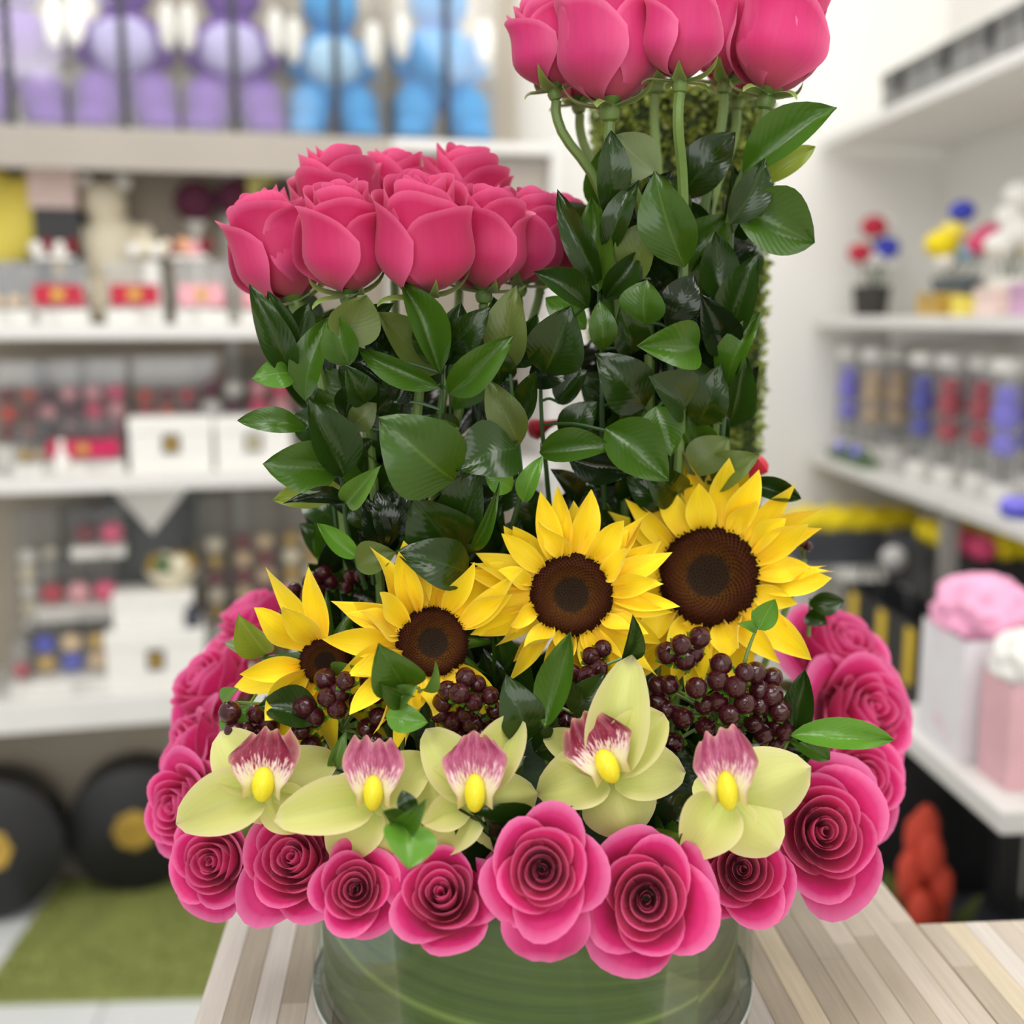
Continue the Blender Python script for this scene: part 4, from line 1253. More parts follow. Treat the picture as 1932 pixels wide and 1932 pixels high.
def puff(name, r, seed, amp=0.10, sx_=1, sy_=1, sz_=1):
    """small round bloom with overlapping petal ridges"""
    key = (name, seed, amp, sx_, sy_, sz_)
    if key not in MODELS:
        bm = bmesh.new()
        bmesh.ops.create_icosphere(bm, subdivisions=3, radius=1)
        for v_ in bm.verts:
            n = v_.co.normalized()
            d = noise.noise(n * 3.0 + Vector((seed, 0, 0))) * amp + abs(noise.noise(n * 7 + Vector((0, seed, 0)))) * amp
            v_.co = Vector((n.x * sx_, n.y * sy_, n.z * sz_)) * (1 + d)
        mb = MB(); mb.bm(bm)
        MODELS[key] = (mb.v, mb.f)
    return MODELS[key]
def bloom(name, c, r, mat, parent, seed=1, **kw):
    vv, ff = puff('p', 1, seed, **kw)
    key = ('bl', mat.name, seed, tuple(kw.items()))
    if key not in MODELS:
        MODELS[key] = mk(name, vv, ff, mat)
    return part(name, MODELS[key], parent, Matrix.Translation(c) @ Matrix.Scale(r, 4))

def shell(mb, w, d, h, t=0.0025):
    mb.box(-w / 2, w / 2, 0, t, 0, h); mb.box(-w / 2, w / 2, d - t, d, 0, h)
    mb.box(-w / 2, -w / 2 + t, t, d - t, 0, h); mb.box(w / 2 - t, w / 2, t, d - t, 0, h)
    mb.box(-w / 2, w / 2, 0, d, h, h + t)
    return mb

def spot(px, level, back, lift=0.0):
    """matrix standing on a shelf level with its front at 'back'"""
    x = sx(px, back, 600)
    return SM @ Matrix.Translation((x, back, SZ[level][0] + 0.0005 + lift))
def spx(px, back):
    return m_per_px(shp(px, 700, back))

# bears of preserved roses in clear boxes, top level
def bear_box(px, wpx, main, second, label, seed, tall=0.36):
    k = spx(px, 0.02)
    W = wpx * k
    b = W * 0.50
    r = root('rose_bear', spot(px, 1, 0.045), label, 'teddy bear', 'rose bears in clear gift boxes')
    m1, m2 = COLR[main], COLR[second]
    y = 0.085
    for s in (-1, 1):
        bloom('leg', (s * b * 0.52, y - 0.01, b * 0.62), b * 0.52, m1, r, seed, sx_=0.86, sy_=0.85, sz_=1.18)
        bloom('foot', (s * b * 0.62, y - 0.035, b * 0.26), b * 0.36, m1, r, seed + 1, sx_=1.05, sy_=0.9, sz_=0.7)
        bloom('arm', (s * b * 0.74, y, b * 1.72), b * 0.34, m1, r, seed + 2, sx_=0.7, sy_=0.7, sz_=1.3)
        bloom('ear', (s * b * 0.50, y, b * 3.35), b * 0.24, m1, r, seed + 3)
    bloom('body', (0, y, b * 1.55), b * 0.72, m1, r, seed + 4, sx_=1.0, sy_=0.75, sz_=1.15)
    bloom('head', (0, y, b * 2.78), b * 0.58, m1, r, seed + 5)
    bloom('heart', (0, y - b * 0.42, b * 1.62), b * 0.52, m2, r, seed + 6, sx_=1.15, sy_=0.5, sz_=0.95)
    # gift box of its own
    bx = root('gift_box', spot(px, 1, 0.012), 'ribboned clear box of the ' + label.replace(' of preserved roses', ''), 'gift box', 'clear gift boxes of the rose bears')
    part('clear_shell', shell(MB(), W * 0.955, 0.165, tall).mesh('clear_shell', ACR, False), bx)
    part('base_tray', MB().bevbox(-W * .47, W * .47, 0.003, 0.162, 0.0003, 0.004, 0.001).mesh('base_tray', RIB['grey'], False), bx)
    part('ribbon', MB().box(-0.008, 0.008, -0.0015, -0.0003, 0.0, tall + 0.003).box(-0.008, 0.008, -0.0015, 0.165, tall + 0.003, tall + 0.004).mesh('ribbon', RIB['black'], False), bx)
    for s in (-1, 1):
        part('modelled_glint', MB().ball((s * W * 0.405, 0.03, b * 1.9), 0.024, 10, None, .8, .5, 2.0).mesh('modelled_glint', WHITEC), bx)
# white balls modelled in place of reflections on the clear box sides
for px, wpx, a, b_, lab, sd in ((46, 198, 'purple', 'purple', 'purple bear of preserved roses, leftmost on the top shelf', 1), (256, 198, 'purple', 'lav', 'purple bear of preserved roses with pale heart, second from left', 2),
                               (458, 194, 'purple', 'lav', 'purple bear of preserved roses with lavender heart beside the blue ones', 3), (644, 178, 'blue', 'sky', 'blue bear of preserved roses with pale blue heart', 4),
                               (846, 190, 'blue', 'blue', 'all blue bear of preserved roses, rightmost on the top shelf', 5)):
    bear_box(px, wpx, a, b_, lab, sd * 10)

def carton(px, level, back, wpx, hpx, d, mat, label, lift=0.0, plate=None, name='gift_box', lid=True, group=None):
    k = spx(px, back)
    W, H = wpx * k, hpx * k
    r = root(name, spot(px, level, back, lift), label, 'box', group)
    part('body', MB().bevbox(-W / 2, W / 2, 0, d, 0, H * (0.72 if lid else 1), 0.002).mesh('body', mat, False), r)
    if lid:
        part('lid', MB().bevbox(-W / 2 - 0.002, W / 2 + 0.002, -0.002, d + 0.002, H * 0.722, H, 0.002).mesh('lid', mat, False), r)
    if plate:
        lb = part('label_plate', MB().bevbox(-0.018, 0.018, -0.004, -0.0022, H * 0.35, H * 0.68, 0.0006).mesh('label_plate', BLACKC, False), r)
        part('label_emblem', MB().bevbox(-0.010, 0.010, -0.0048, -0.0041, H * 0.42, H * 0.6, 0.0003).mesh('label_emblem', plate, False), lb)
    return r

def rose_case(px, level, back, wpx, hpx, d, tone, label, rows=1, band=None, lift=0.0, base=None, group=None, n=3):
    """clear acrylic case with preserved roses on a white base"""
    k = spx(px, back)
    W, H = wpx * k, hpx * k
    r = root('rose_case', spot(px, level, back, lift), label, 'display case', group)
    part('base', MB().bevbox(-W / 2, W / 2, 0, d, 0, H * 0.22, 0.002).mesh('base', base or WHITEC, False), r)
    part('clear_shell', shell(MB(), W, d, H - 0.003).mesh('clear_shell', ACR, False), r)
    rad = W / n / 2 * 0.92
    for j in range(rows):
        for i in range(n):
            tn = tone[(i + j) % len(tone)] if isinstance(tone, (list, tuple)) else tone
            bloom('preserved_rose', (-W / 2 + W * (i + 0.5) / n, d * 0.5 - j * 0.002, H * 0.24 + rad * (0.9 + 1.75 * j)), rad * 0.92, COLR[tn], r, i + 3 * j, sz_=0.9)
    if band:
        lb = part('label_band', MB().bevbox(-W * 0.42, W * 0.42, -0.003, -0.0004, H * 0.30, H * 0.62, 0.0008).mesh('label_band', COLR[band], False), r)
        part('label_emblem', MB().bevbox(-0.012, 0.012, -0.0042, -0.0031, H * 0.38, H * 0.54, 0.0004).mesh('label_emblem', GOLD, False), lb)
    return r

GC = 'clear cases of preserved roses on the left shelf'
# second level: tall things at the back
carton(70, 2, 0.17, 120, 96, 0.10, BLACKC, 'black carton at the left carrying the yellow heart', 0.0, None, group='black cartons')
k = spx(20, 0.16)
r = root('rose_heart', spot(22, 2, 0.215, 0.0), 'yellow heart of preserved roses at the left edge of the second shelf', 'flower heart')
bloom('heart_lobe', (-0.035, 0, 0.245), 0.075, COLR['yellow'], r, 2, sy_=0.5)
bloom('heart_lobe', (0.040, 0, 0.225), 0.078, COLR['yellow'], r, 3, sy_=0.5)
bloom('heart_point', (0, 0, 0.19), 0.068, COLR['yellow'], r, 4, sy_=0.5, sz_=1.1)
part('stand', MB().bevbox(-0.03, 0.03, -0.02, 0.02, 0.0, 0.13, 0.003).mesh('stand', BLACKC, False), r)
carton(118, 2, 0.15, 78, 210, 0.12, BLACKC, 'tall black carton with gold emblem under the pink box', 0.0, GOLD, group='black cartons')
carton(112, 2, 0.155, 84, 84, 0.10, plain('carton_blush', (240, 214, 206), 0.5, var=0.04), 'blush pink box on top of the tall black carton', 210 * spx(118, 0.15) + 0.001)
# cream teddy
r = root('cream_teddy', spot(215, 2, 0.16), 'cream plush teddy bear standing behind the second red labelled case', 'teddy bear')
kb = spx(205, 0.16)
bloom('body', (0, 0.05, 130 * kb), 62 * kb, COLR['cream'], r, 3, sz_=1.25, amp=0.04)
bloom('head', (-0.01, 0.045, 222 * kb), 40 * kb, COLR['cream'], r, 4, amp=0.04)
for s in (-1, 1):
    bloom('ear', (s * 34 * kb - 0.01, 0.05, 262 * kb), 17 * kb, COLR['white'], r, 5, amp=0.04)
    bloom('leg', (s * 34 * kb, 0.02, 44 * kb), 40 * kb, COLR['cream'], r, 6, sz_=1.1, amp=0.04)
    bloom('arm', (s * 60 * kb, 0.035, 150 * kb), 24 * kb, COLR['cream'], r, 7, sz_=1.5, amp=0.04)
r = root('rose_ball', spot(376, 2, 0.18), 'dark maroon ball of preserved roses on a white stand', 'flower ball')
kb = spx(376, 0.18)
part('stand', MB().lathe([(36 * kb, 0), (36 * kb, 0.01), (10 * kb, 0.02), (9 * kb, 170 * kb), (24 * kb, 190 * kb)], 16, Matrix.Translation((0, 0.05, 0))).mesh('stand', WHITEC), r)
bloom('ball', (0, 0.05, 226 * kb), 38 * kb, COLR['maroon'], r, 2, amp=0.07)
r = root('rose_ball', spot(450, 2, 0.18), 'half hidden maroon rose ball beside the leftmost bunch rose', 'flower ball')
part('stand', MB().lathe([(30 * kb, 0), (30 * kb, 0.01), (9 * kb, 0.02), (9 * kb, 180 * kb), (22 * kb, 200 * kb)], 16, Matrix.Translation((0, 0.05, 0))).mesh('stand', WHITEC), r)
bloom('ball', (0, 0.05, 236 * kb), 34 * kb, COLR['maroon'], r, 4, amp=0.07)
carton(540, 2, 0.19, 70, 250, 0.08, BLACKC, 'tall dark carton behind the leftmost rose of the lower bunch', 0, GOLD, group='black cartons')
carton(500, 2, 0.20, 44, 268, 0.06, plain('carton_pale_yellow', (214, 206, 120), 0.5), 'slim pale yellow carton beside the tall dark one')
for px, tn, bd, lab, bs in ((22, 'beige', None, 'case of beige roses at the left edge of the second shelf', None), (112, 'red', 'red', 'case with a red label below the pink box', None), (256, 'red', 'red', 'case with a red label in front of the cream teddy', None),
                        (382, 'pink', 'pink', 'case of pale pink roses under the maroon ball', None)):
    rose_case(px, 2, 0.03, 104 if px < 300 else 96, 118, 0.10, tn, lab, 1, bd, group=GC)
rose_case(500, 2, 0.05, 90, 110, 0.09, 'pink', 'case of pink roses behind the left side of the lower bunch', 1, 'pink', group=GC)
for px, tn, lab in ((110, ['white', 'darkred'], 'small white roses resting on the red labelled case'), (362, ['darkred', 'peach', 'pink'], 'little bunch of red and peach roses on the pale pink case'), (290, ['white', 'cream'], 'white roses standing between cream teddy and maroon ball')):
    k = spx(px, 0.05)
    r = root('rose_posy', spot(px, 2, 0.075, 119 * k if px != 290 else 0.0), lab, 'flowers')
    zb = 0 if px != 290 else 116 * k
    if zb: part('vase', MB().lathe([(18 * k, 0), (22 * k, 0.4 * zb), (14 * k, zb)], 14).mesh('vase', WHITEC), r)
    else: part('tray', MB().bevbox(-34 * k, 34 * k, -0.02, 0.02, 0, 8 * k, 0.001).mesh('tray', WHITEC, False), r)
    for i, tname in enumerate((tn * 2)[:4]):
        bloom('preserved_rose', ((i - 1.5) * 20 * k, 0, zb + (26 if i % 2 else 20) * k), 15 * k, COLR[tname], r, i)

# third level
for i, (px, tn, lab) in enumerate(((20, ['darkred', 'orange'], 'tall clear case of dark red and orange roses at left on the third shelf'), (95, ['maroon', 'pink'], 'tall clear case of maroon and pink roses second on the third shelf'),
                      (185, ['pink', 'hot'], 'tall clear case of pink roses above the red roses box'), (305, ['darkred', 'red', 'orange'], 'tall clear case of red roses above the white labelled box'),
                      (415, ['maroon', 'white'], 'narrow clear case of maroon roses beside the shelf upright'), (505, ['pink', 'hot'], 'clear case of pink roses behind the lower bunch leaves'),
                      (610, ['pink', 'white'], 'clear case of pale pink roses glimpsed between the leaves'))):
    rose_case(px, 3, 0.15, 88 if i not in (3,) else 118, 205, 0.11, tn, lab, 3, None, group=GC, n=2 if i != 3 else 3)
rose_case(40, 3, 0.03, 62, 96, 0.09, ['gold', 'beige'], 'low case of gold roses at the left of the third shelf', 1, None, group=GC, n=2)
rose_case(142, 3, 0.03, 150, 106, 0.10, ['red', 'darkred', 'crimson'], 'low wide case of red and crimson roses on the third shelf', 1, 'crimson', group=GC)
carton(312, 3, 0.03, 152, 104, 0.10, WHITEC, 'white box with dark gold plate in the middle of the third shelf', 0, GOLD, group='white boxes')
carton(470, 3, 0.03, 140, 100, 0.10, WHITEC, 'white box on the third shelf just left of the lower bunch leaves', 0, plain('plate_cream', (230, 220, 180), 0.5), group='white boxes')
r = root('white_bottle', spot(100, 3, 0.015), 'small white bottle in front of the red roses case', 'bottle')
k = spx(100, 0.015)
part('body', MB().lathe([(2 * k, 0), (14 * k, 1 * k), (15 * k, 34 * k), (7 * k, 46 * k), (6 * k, 58 * k)], 16).mesh('body', WHITEC), r)
part('cap', MB().lathe([(7 * k, 58.5 * k), (7 * k, 68 * k), (3 * k, 70 * k)], 16).mesh('cap', WHITEC), r)

# fourth level
carton(266, 4, 0.17, 170, 360, 0.06, GREYC, 'dark grey panel box with a white pointed flap at the back of the lowest shelf', 0, None, lid=False)
k = spx(266, 0.16)
r = thing('white_pennant', MB().add([(-78 * k, 0, 0), (78 * k, 0, 0), (0, 0, -98 * k), (-78 * k, -0.004, 0), (78 * k, -0.004, 0), (0, -0.004, -98 * k)], [(0, 1, 2), (5, 4, 3), (0, 3, 4, 1), (1, 4, 5, 2), (2, 5, 3, 0)]).mesh('white_pennant', WHITEC, False),
          spot(268, 4, 0.1655, 374 * k), 'white triangular pennant hanging on the dark grey panel', 'pennant')
for px, tn, lab in ((40, ['white', 'cream'], 'tall clear case of white roses at the left of the lowest shelf'), (140, ['cream', 'white', 'beige'], 'tall clear case of cream roses behind the pink ones on the lowest shelf'),
                    (365, ['darkred', 'gold', 'cream'], 'clear case of dark red and gold roses right of the dark panel'), (465, ['darkred', 'beige'], 'clear case of brownish roses behind the back left ring rose'), (560, ['gold', 'cream'], 'clear case of gold roses behind the support sticks')):
    rose_case(px, 4, 0.17, 86, 340, 0.11, tn, lab, 5, None, group=GC, n=2)
rose_case(112, 4, 0.06, 150, 118, 0.10, ['red', 'pink', 'hot'], 'case of red and pink roses above the gold and blue ones', 1, None, lift=140 * spx(112, 0.06), group=GC, n=3)
rose_case(160, 4, 0.09, 100, 96, 0.07, ['darkred', 'hot'], 'small case of dark red roses on top of the red and pink case', 1, None, lift=258.5 * spx(112, 0.06), group=GC, n=2)
rose_case(90, 4, 0.03, 150, 138, 0.12, ['gold', 'royal', 'beige'], 'front case of gold, royal blue and beige roses, lowest shelf', 2, None, group=GC, n=3)
rose_case(-10, 4, 0.03, 40, 120, 0.10, ['red', 'beige'], 'case of red roses cut by the left edge of the photo, lowest shelf', 1, None, group=GC, n=1)
carton(262, 4, 0.025, 186, 120, 0.13, WHITEC, 'large white box with dark gold plate on the lowest shelf', 0, GOLD, group='white boxes')
carton(262, 4, 0.04, 150, 70, 0.10, WHITEC, 'smaller white box stacked on the large white one', 121 * spx(262, 0.025), None, group='white boxes')
r = root('gold_bowl', spot(300, 4, 0.05, 121 * spx(262, 0.025) + 71 * spx(262, 0.04)), 'bowl of gold and cream roses on the stacked white boxes', 'flower bowl')
k = spx(300, 0.05)
part('bowl', MB().lathe([(20 * k, 0), (44 * k, 20 * k), (52 * k, 36 * k), (48 * k, 36 * k), (20 * k, 8 * k)], 20, Matrix.Translation((0, 0.05, 0))).mesh('bowl', COLR['cream']), r)
for i in range(6):
    a = i * math.pi / 3
    bloom('preserved_rose', (math.cos(a) * 28 * k, 0.05 + math.sin(a) * 0.025, 46 * k), 20 * k, COLR[['gold', 'gold', 'cream', 'gold', 'green', 'cream'][i]], r, i)
rose_case(430, 4, 0.03, 120, 96, 0.10, ['cream', 'gold'], 'low case of cream and gold roses behind the ring at the left', 1, None, group=GC)
bw = 'black bead jar'
r = root('dark_jar', spot(338, 4, 0.02, 121 * spx(262, 0.025)), 'tiny dark jar on the right end of the large white box', 'jar')
part('body', MB().lathe([(12 * k, 0), (16 * k, 8 * k), (16 * k, 30 * k), (9 * k, 36 * k)], 14, Matrix.Translation((0, 0.02, 0))).mesh('body', plain('jar_slate', (70, 70, 84), 0.4)), r)
part('lid', MB().lathe([(10 * k, 36.3 * k), (10 * k, 44 * k)], 14, Matrix.Translation((0, 0.02, 0))).mesh('lid', BLACKC), r)

# round black boxes standing on edge below the shelf, turf mat
def round_box(px, py, rpx, back, label):
    P = shp(px, py, back)
    k = m_per_px(P)
    R = rpx * k
    P.z = ZF + 0.014 + R
    M = SM.copy(); M.translation = P
    r = root('round_box', M @ Matrix.Rotation(math.pi / 2, 4, 'X'), label, 'box', 'round black boxes under the shelf')
    part('body', MB().lathe([(R * .96, -0.115), (R * .96, 0.0)], 48).mesh('body', BLACKC), r)
    ld = part('lid', MB().lathe([(R, -0.05), (R, 0.008), (R * .97, 0.011)], 48).mesh('lid', BLACKC), r)
    e = MB().lathe([(R * .30, 0.0113), (R * .30, 0.0125), (R * .24, 0.0128)], 24)
    for q in range(8):
        e.ball((R * .26 * math.cos(q * .785), R * .26 * math.sin(q * .785), 0.0125), R * .07, 8, None, 1, 1, .25)
    part('gold_emblem', e.mesh('gold_emblem', GOLD), ld)
round_box(-30, 1500, 138, 0.10, 'left round black box under the shelf, cut by the edge of the photo')
round_box(252, 1530, 122, 0.16, 'right round black box under the shelf with a gold emblem, left of the ring roses')
TURF = plain('turf_green', (142, 150, 82), 0.9, var=0.12, scale=8)
ml = atZ(95, 1690, ZF); m2 = atZ(0, 1782, ZF); mf = atZ(10, 1897, ZF); mf2 = atZ(360, 1888, ZF)
mb_ = MB()
ux = (mf2 - mf); ux.z = 0; ux.normalize()
uy = Vector((-ux.y, ux.x, 0))
r = root('turf_mat', Matrix.Translation(mf) @ Matrix((ux, uy, Vector((0, 0, 1)))).transposed().to_4x4(), 'green artificial grass mat on the white floor at the left', 'grass mat')
part('backing', MB().bevbox(-0.06, 1.15, 0.0, 0.52, 0.0005, 0.008, 0.002).mesh('backing', TURF, False), r)
rnd = random.Random(8)
mb = MB()
for q in range(14000):
    c = Vector((rnd.uniform(-0.06, 1.15), rnd.uniform(0, 0.52), 0.007))
    a = rnd.uniform(0, 6.28)
    s = Vector((math.cos(a), math.sin(a), 0)) * 0.0022
    mb.add([c - s, c + s, c + Vector((rnd.uniform(-.006, .006), rnd.uniform(-.006, .006), rnd.uniform(.008, .014)))], [(0, 1, 2)])
o = part('grass_blades', mb.mesh('grass_blades', plain('turf_blade', (150, 158, 86), 0.8, var=0.2, scale=10), False), r)
o['kind'] = 'stuff'
# ------------------------------------------------------------------ shelves on the right wall
H = CAM.z
ZS = {1: H + 0.446, 2: H + 0.004, 3: H - 0.345, 4: H - 0.60}
YJ = atX(1772, 945, XR).y
def wall_unit(y0, y1, label, far):
    r = root('wall_shelf_unit', Matrix.Translation((XR, y0, 0)), label, 'shelf')
    T = Matrix.Translation((-XR, -y0, 0))
    for k, z in ZS.items():
        part('shelf_board', MB().bevbox(XR, XW - 0.001, y0 + 0.002, y1 - 0.002, z - 0.026, z, 0.003).mesh('shelf_board', SHELF, False), r, T)
    part('back_post', MB().bevbox(XW - 0.03, XW - 0.001, y0 + 0.003, y0 + 0.03, ZF, ZS[4] - 0.027, 0.002).mesh('back_post', SHELF, False), r, T)
    part('front_post', MB().bevbox(XR + 0.01, XR + 0.035, y1 - 0.035, y1 - 0.01, ZF, ZS[4] - 0.027, 0.002).mesh('front_post', SHELF, False), r, T)
    part('front_post', MB().bevbox(XR + 0.02, XR + 0.05, y0 + 0.005, y0 + 0.035, ZS[4], ZS[3] - 0.027, 0.002).mesh('front_post', plain('post_grey', (150, 146, 140), 0.5), False), r, T)
    part('shelf_bracket', MB().bevbox(XR + 0.05, XW - 0.002, (y0 + y1) / 2 - 0.008, (y0 + y1) / 2 + 0.008, ZS[2] - 0.06, ZS[2] - 0.0265, 0.002).mesh('shelf_bracket', SHELF, False), r, T)
wall_unit(YJ + 0.004, YB - 0.02, 'far section of the white wall shelves on the right', True)
wall_unit(YJ - 0.95, YJ - 0.004, 'near section of the white wall shelves on the right', False)

def rs(px, level, back):
    """matrix on a right shelf: x to the right along -Y... built in room axes"""
    zz = ZS[level]
    X = XR + back
    d = ray(px, 640)
    t = (X - CAM.x) / d.x
    P = CAM + d * t
    return Vector((X, min(P.y, YB - 0.065), zz + 0.0006))
def rk(px, back):
    d = ray(px, 640); t = (XR + back - CAM.x) / d.x
    return t / F

# grey storage cases along the top shelf
CASE = plain('case_grey', (128, 128, 126), 0.5, var=0.08)
CASEL = plain('case_lid_dark', (104, 104, 102), 0.5, var=0.08)
ye = [atX(p, 170, XR + 0.05).y for p in (1662, 1738, 1832, 1900)] + [atX(1990, 170, XR + 0.05).y]
for i in range(4):
    y1, y0 = ye[i], ye[i + 1]
    r = root('storage_case', (XR + 0.05, y0, ZS[1] + 0.0005), ['farthest grey storage case on the top right shelf', 'second farthest grey storage case on the top right shelf', 'third grey storage case on the top right shelf', 'nearest grey storage case, cut by the right edge of the photo'][i], 'storage case', 'grey cases on the top right shelf')
    part('body', MB().bevbox(0, 0.2, 0.006, y1 - y0 - 0.006, 0, 0.075, 0.004).mesh('body', CASE, False), r)
    part('lid', MB().bevbox(-0.004, 0.204, 0.003, y1 - y0 - 0.003, 0.0755, 0.10, 0.004).mesh('lid', CASEL, False), r)
    part('latch', MB().bevbox(-0.010, -0.0045, (y1 - y0) * .42, (y1 - y0) * .58, 0.045, 0.092, 0.001).mesh('latch', BLACKC, False), r)

# second shelf: pot arrangements, basket, boxes
def pot(px, level, back, potmat, rp, hp, blooms, label, name='flower_pot'):
    P = rs(px, level, back)
    k = rk(px, back)
    r = root(name, Matrix.Translation(P), label, 'flower pot')
    part('pot', MB().lathe([(rp * .75 * k, 0), (rp * .8 * k, 1.5 * k), (rp * k, hp * k), (rp * .9 * k, hp * k), (rp * .7 * k, hp * .6 * k)], 20).mesh('pot', potmat), r)
    mb = MB()
    for i, (dx, dz, rr, tn) in enumerate(blooms):
        c = Vector((dx * k * 0.95, -dx * k * 0.2 + (i % 3 - 1) * 0.012, (hp + dz) * k))
        bloom('blossom', c, rr * k, COLR[tn], r, i % 5, sz_=0.8)
        mb.tube([(0, 0, hp * .7 * k), Vector((c.x * .6, c.y * .6, (hp * .7 + dz * .5) * k)), c], 1.8 * k, 5, 3)
    part('stems', mb.mesh('stems', STEM_DARK), r)
    return r
pot(1640, 2, 0.10, plain('pot_dark', (54, 50, 46), 0.5), 36, 56, [(-28, 60, 22, 'red'), (24, 70, 24, 'royal'), (0, 50, 26, 'white'), (-4, 108, 24, 'red'), (20, 112, 18, 'white'), (36, 40, 16, 'white')], 'small pot with red, white and blue flowers at the far end of the middle shelf')
pot(1800, 2, 0.12, plain('pot_slate', (88, 98, 104), 0.5), 48, 70, [(-38, 62, 30, 'sun'), (-14, 84, 24, 'yellow'), (6, 122, 24, 'royal'), (34, 62, 26, 'hot'), (56, 80, 24, 'hot'), (16, 50, 24, 'sky'), (-30, 30, 20, 'white')], 'slate pot with yellow, pink and blue flowers on the middle right shelf')
pot(1900, 2, 0.15, WHITEC, 44, 70, [(-30, 60, 28, 'white'), (10, 84, 34, 'white'), (40, 60, 30, 'cream'), (0, 150, 28, 'white'), (-10, 112, 26, 'white')], 'white pot of white flowers at the right edge, middle shelf')
for px, wpx, hpx, mt, lab, nm in ((1745, 96, 46, GOLD, 'gold foil tray lying before the slate pot', 'gold_tray'), (1800, 50, 40, COLR['yellow'], 'small yellow carton beside the gold foil tray', 'small_carton'), (1850, 74, 58, plain('carton_peach', (240, 216, 206), 0.5), 'peach carton on the middle right shelf', 'small_carton'), (1912, 56, 66, plain('carton_mauve', (206, 164, 196), 0.5), 'mauve carton on the middle right shelf at the edge of the photo', 'small_carton')):
    P = rs(px, 2, 0.02); k = rk(px, 0.02)
    r = root(nm, Matrix.Translation(P), lab, 'box')
    W, Hh = wpx * k, hpx * k * 0.9
    part('body', MB().bevbox(0, 0.05, -W * .5, W * .5, 0, Hh * .7, 0.002).mesh('body', mt, False), r)
    part('lid', MB().bevbox(-0.002, 0.052, -W * .5 - .002, W * .5 + .002, Hh * .703, Hh, 0.002).mesh('lid', mt, False), r)

# third shelf: preserved roses in clear tubes with white caps
TUBE = glass_mat('tube_clear', (0.97, 0.97, 0.97), 0.2, 0.04, 0.06, (0.8, 0.8, 0.85))
TUB = [(1578, 'red', 0.19), (1606, 'peri', 0.05), (1640, 'darkred', 0.20), (1652, 'tan', 0.05), (1698, 'tan', 0.10), (1702, 'darkred', 0.22), (1748, 'royal', 0.05), (1772, 'darkred', 0.19), (1800, 'red', 0.06), (1838, 'maroon', 0.2), (1862, 'red', 0.08), (1908, 'peri', 0.05), (1955, 'royal', 0.16)]
tl = ['red rose tube farthest back on the third right shelf', 'periwinkle rose tube at the far end in front', 'dark red rose tube behind the small tan one', 'tan rose tube right of the periwinkle one', 'large tan rose tube in the middle of the shelf', 'dark red rose tube behind the large tan one',
      'royal blue rose tube in the middle of the shelf', 'dark red rose tube behind the royal blue one', 'bright red rose tube right of the royal blue one', 'maroon rose tube behind the bright red ones', 'red rose tube left of the big periwinkle one', 'big periwinkle rose tube at the right edge', 'blue rose tube cut off by the right edge']
for (px, tn, bk), lab in zip(TUB, tl):
    P = rs(px, 3, bk + 0.03)
    k = rk(px, bk + 0.03)
    Ht = 0.275
    R = 0.030
    r = root('rose_tube', Matrix.Translation(P), lab + ', clear with white cap', 'rose tube', 'roses in clear tubes on the right shelf')
    part('base_pot', MB().lathe([(R * .9, 0), (R * .95, 0.002), (R, 0.036), (R * .9, 0.038)], 24).mesh('base_pot', WHITEC), r)
    part('clear_tube', MB().lathe([(R * .94, 0.0385), (R * .94, Ht - 0.03)], 24, None, False, False).mesh('clear_tube', TUBE), r)
    part('cap', MB().lathe([(R, Ht - 0.0295), (R * 1.02, Ht - 0.012), (R * .8, Ht - 0.002), (R * .2, Ht)], 24).mesh('cap', WHITEC), r)
    bloom('preserved_rose', (0, 0, 0.165), R * .86, COLR[tn], r, 1, sz_=1.1)
    bloom('preserved_rose', (0.0, 0, 0.11), R * .80, COLR[tn], r, 3, sz_=0.9)
    bloom('preserved_rose', (0.0, 0, 0.205), R * .70, COLR[tn], r, 2, sz_=0.8)
    part('stem', MB().tube([(0, 0, 0.038), (0.002, 0, 0.11)], 0.003, 6, 1).mesh('stem', STEM_DARK), r)
r = root('moss_tray', Matrix.Translation(rs(1600, 3, 0.004)), 'dark green tray with periwinkle blossoms at the far end of the third shelf', 'tray')
part('tray', MB().bevbox(0, 0.045, -0.12, 0.12, 0, 0.02, 0.003).mesh('tray', COLR['green'], False), r)
for i in range(4):
    bloom('blossom', (0.02, -0.09 + i * 0.055, 0.03), 0.014, COLR['peri' if i % 2 else 'green'], r, i)
r = root('periwinkle_bowl', Matrix.Translation(rs(1905, 3, -0.0) + Vector((0.035, 0, 0))), 'low bowl of periwinkle blossoms at the right edge of the third shelf', 'flower bowl')
part('bowl', MB().lathe([(0.02, 0), (0.033, 0.012), (0.032, 0.013), (0.01, 0.004)], 18).mesh('bowl', COLR['royal']), r)
for i in range(6):
    bloom('blossom', (0.018 * math.cos(i), 0.018 * math.sin(i), 0.022), 0.013, COLR['peri'], r, i)

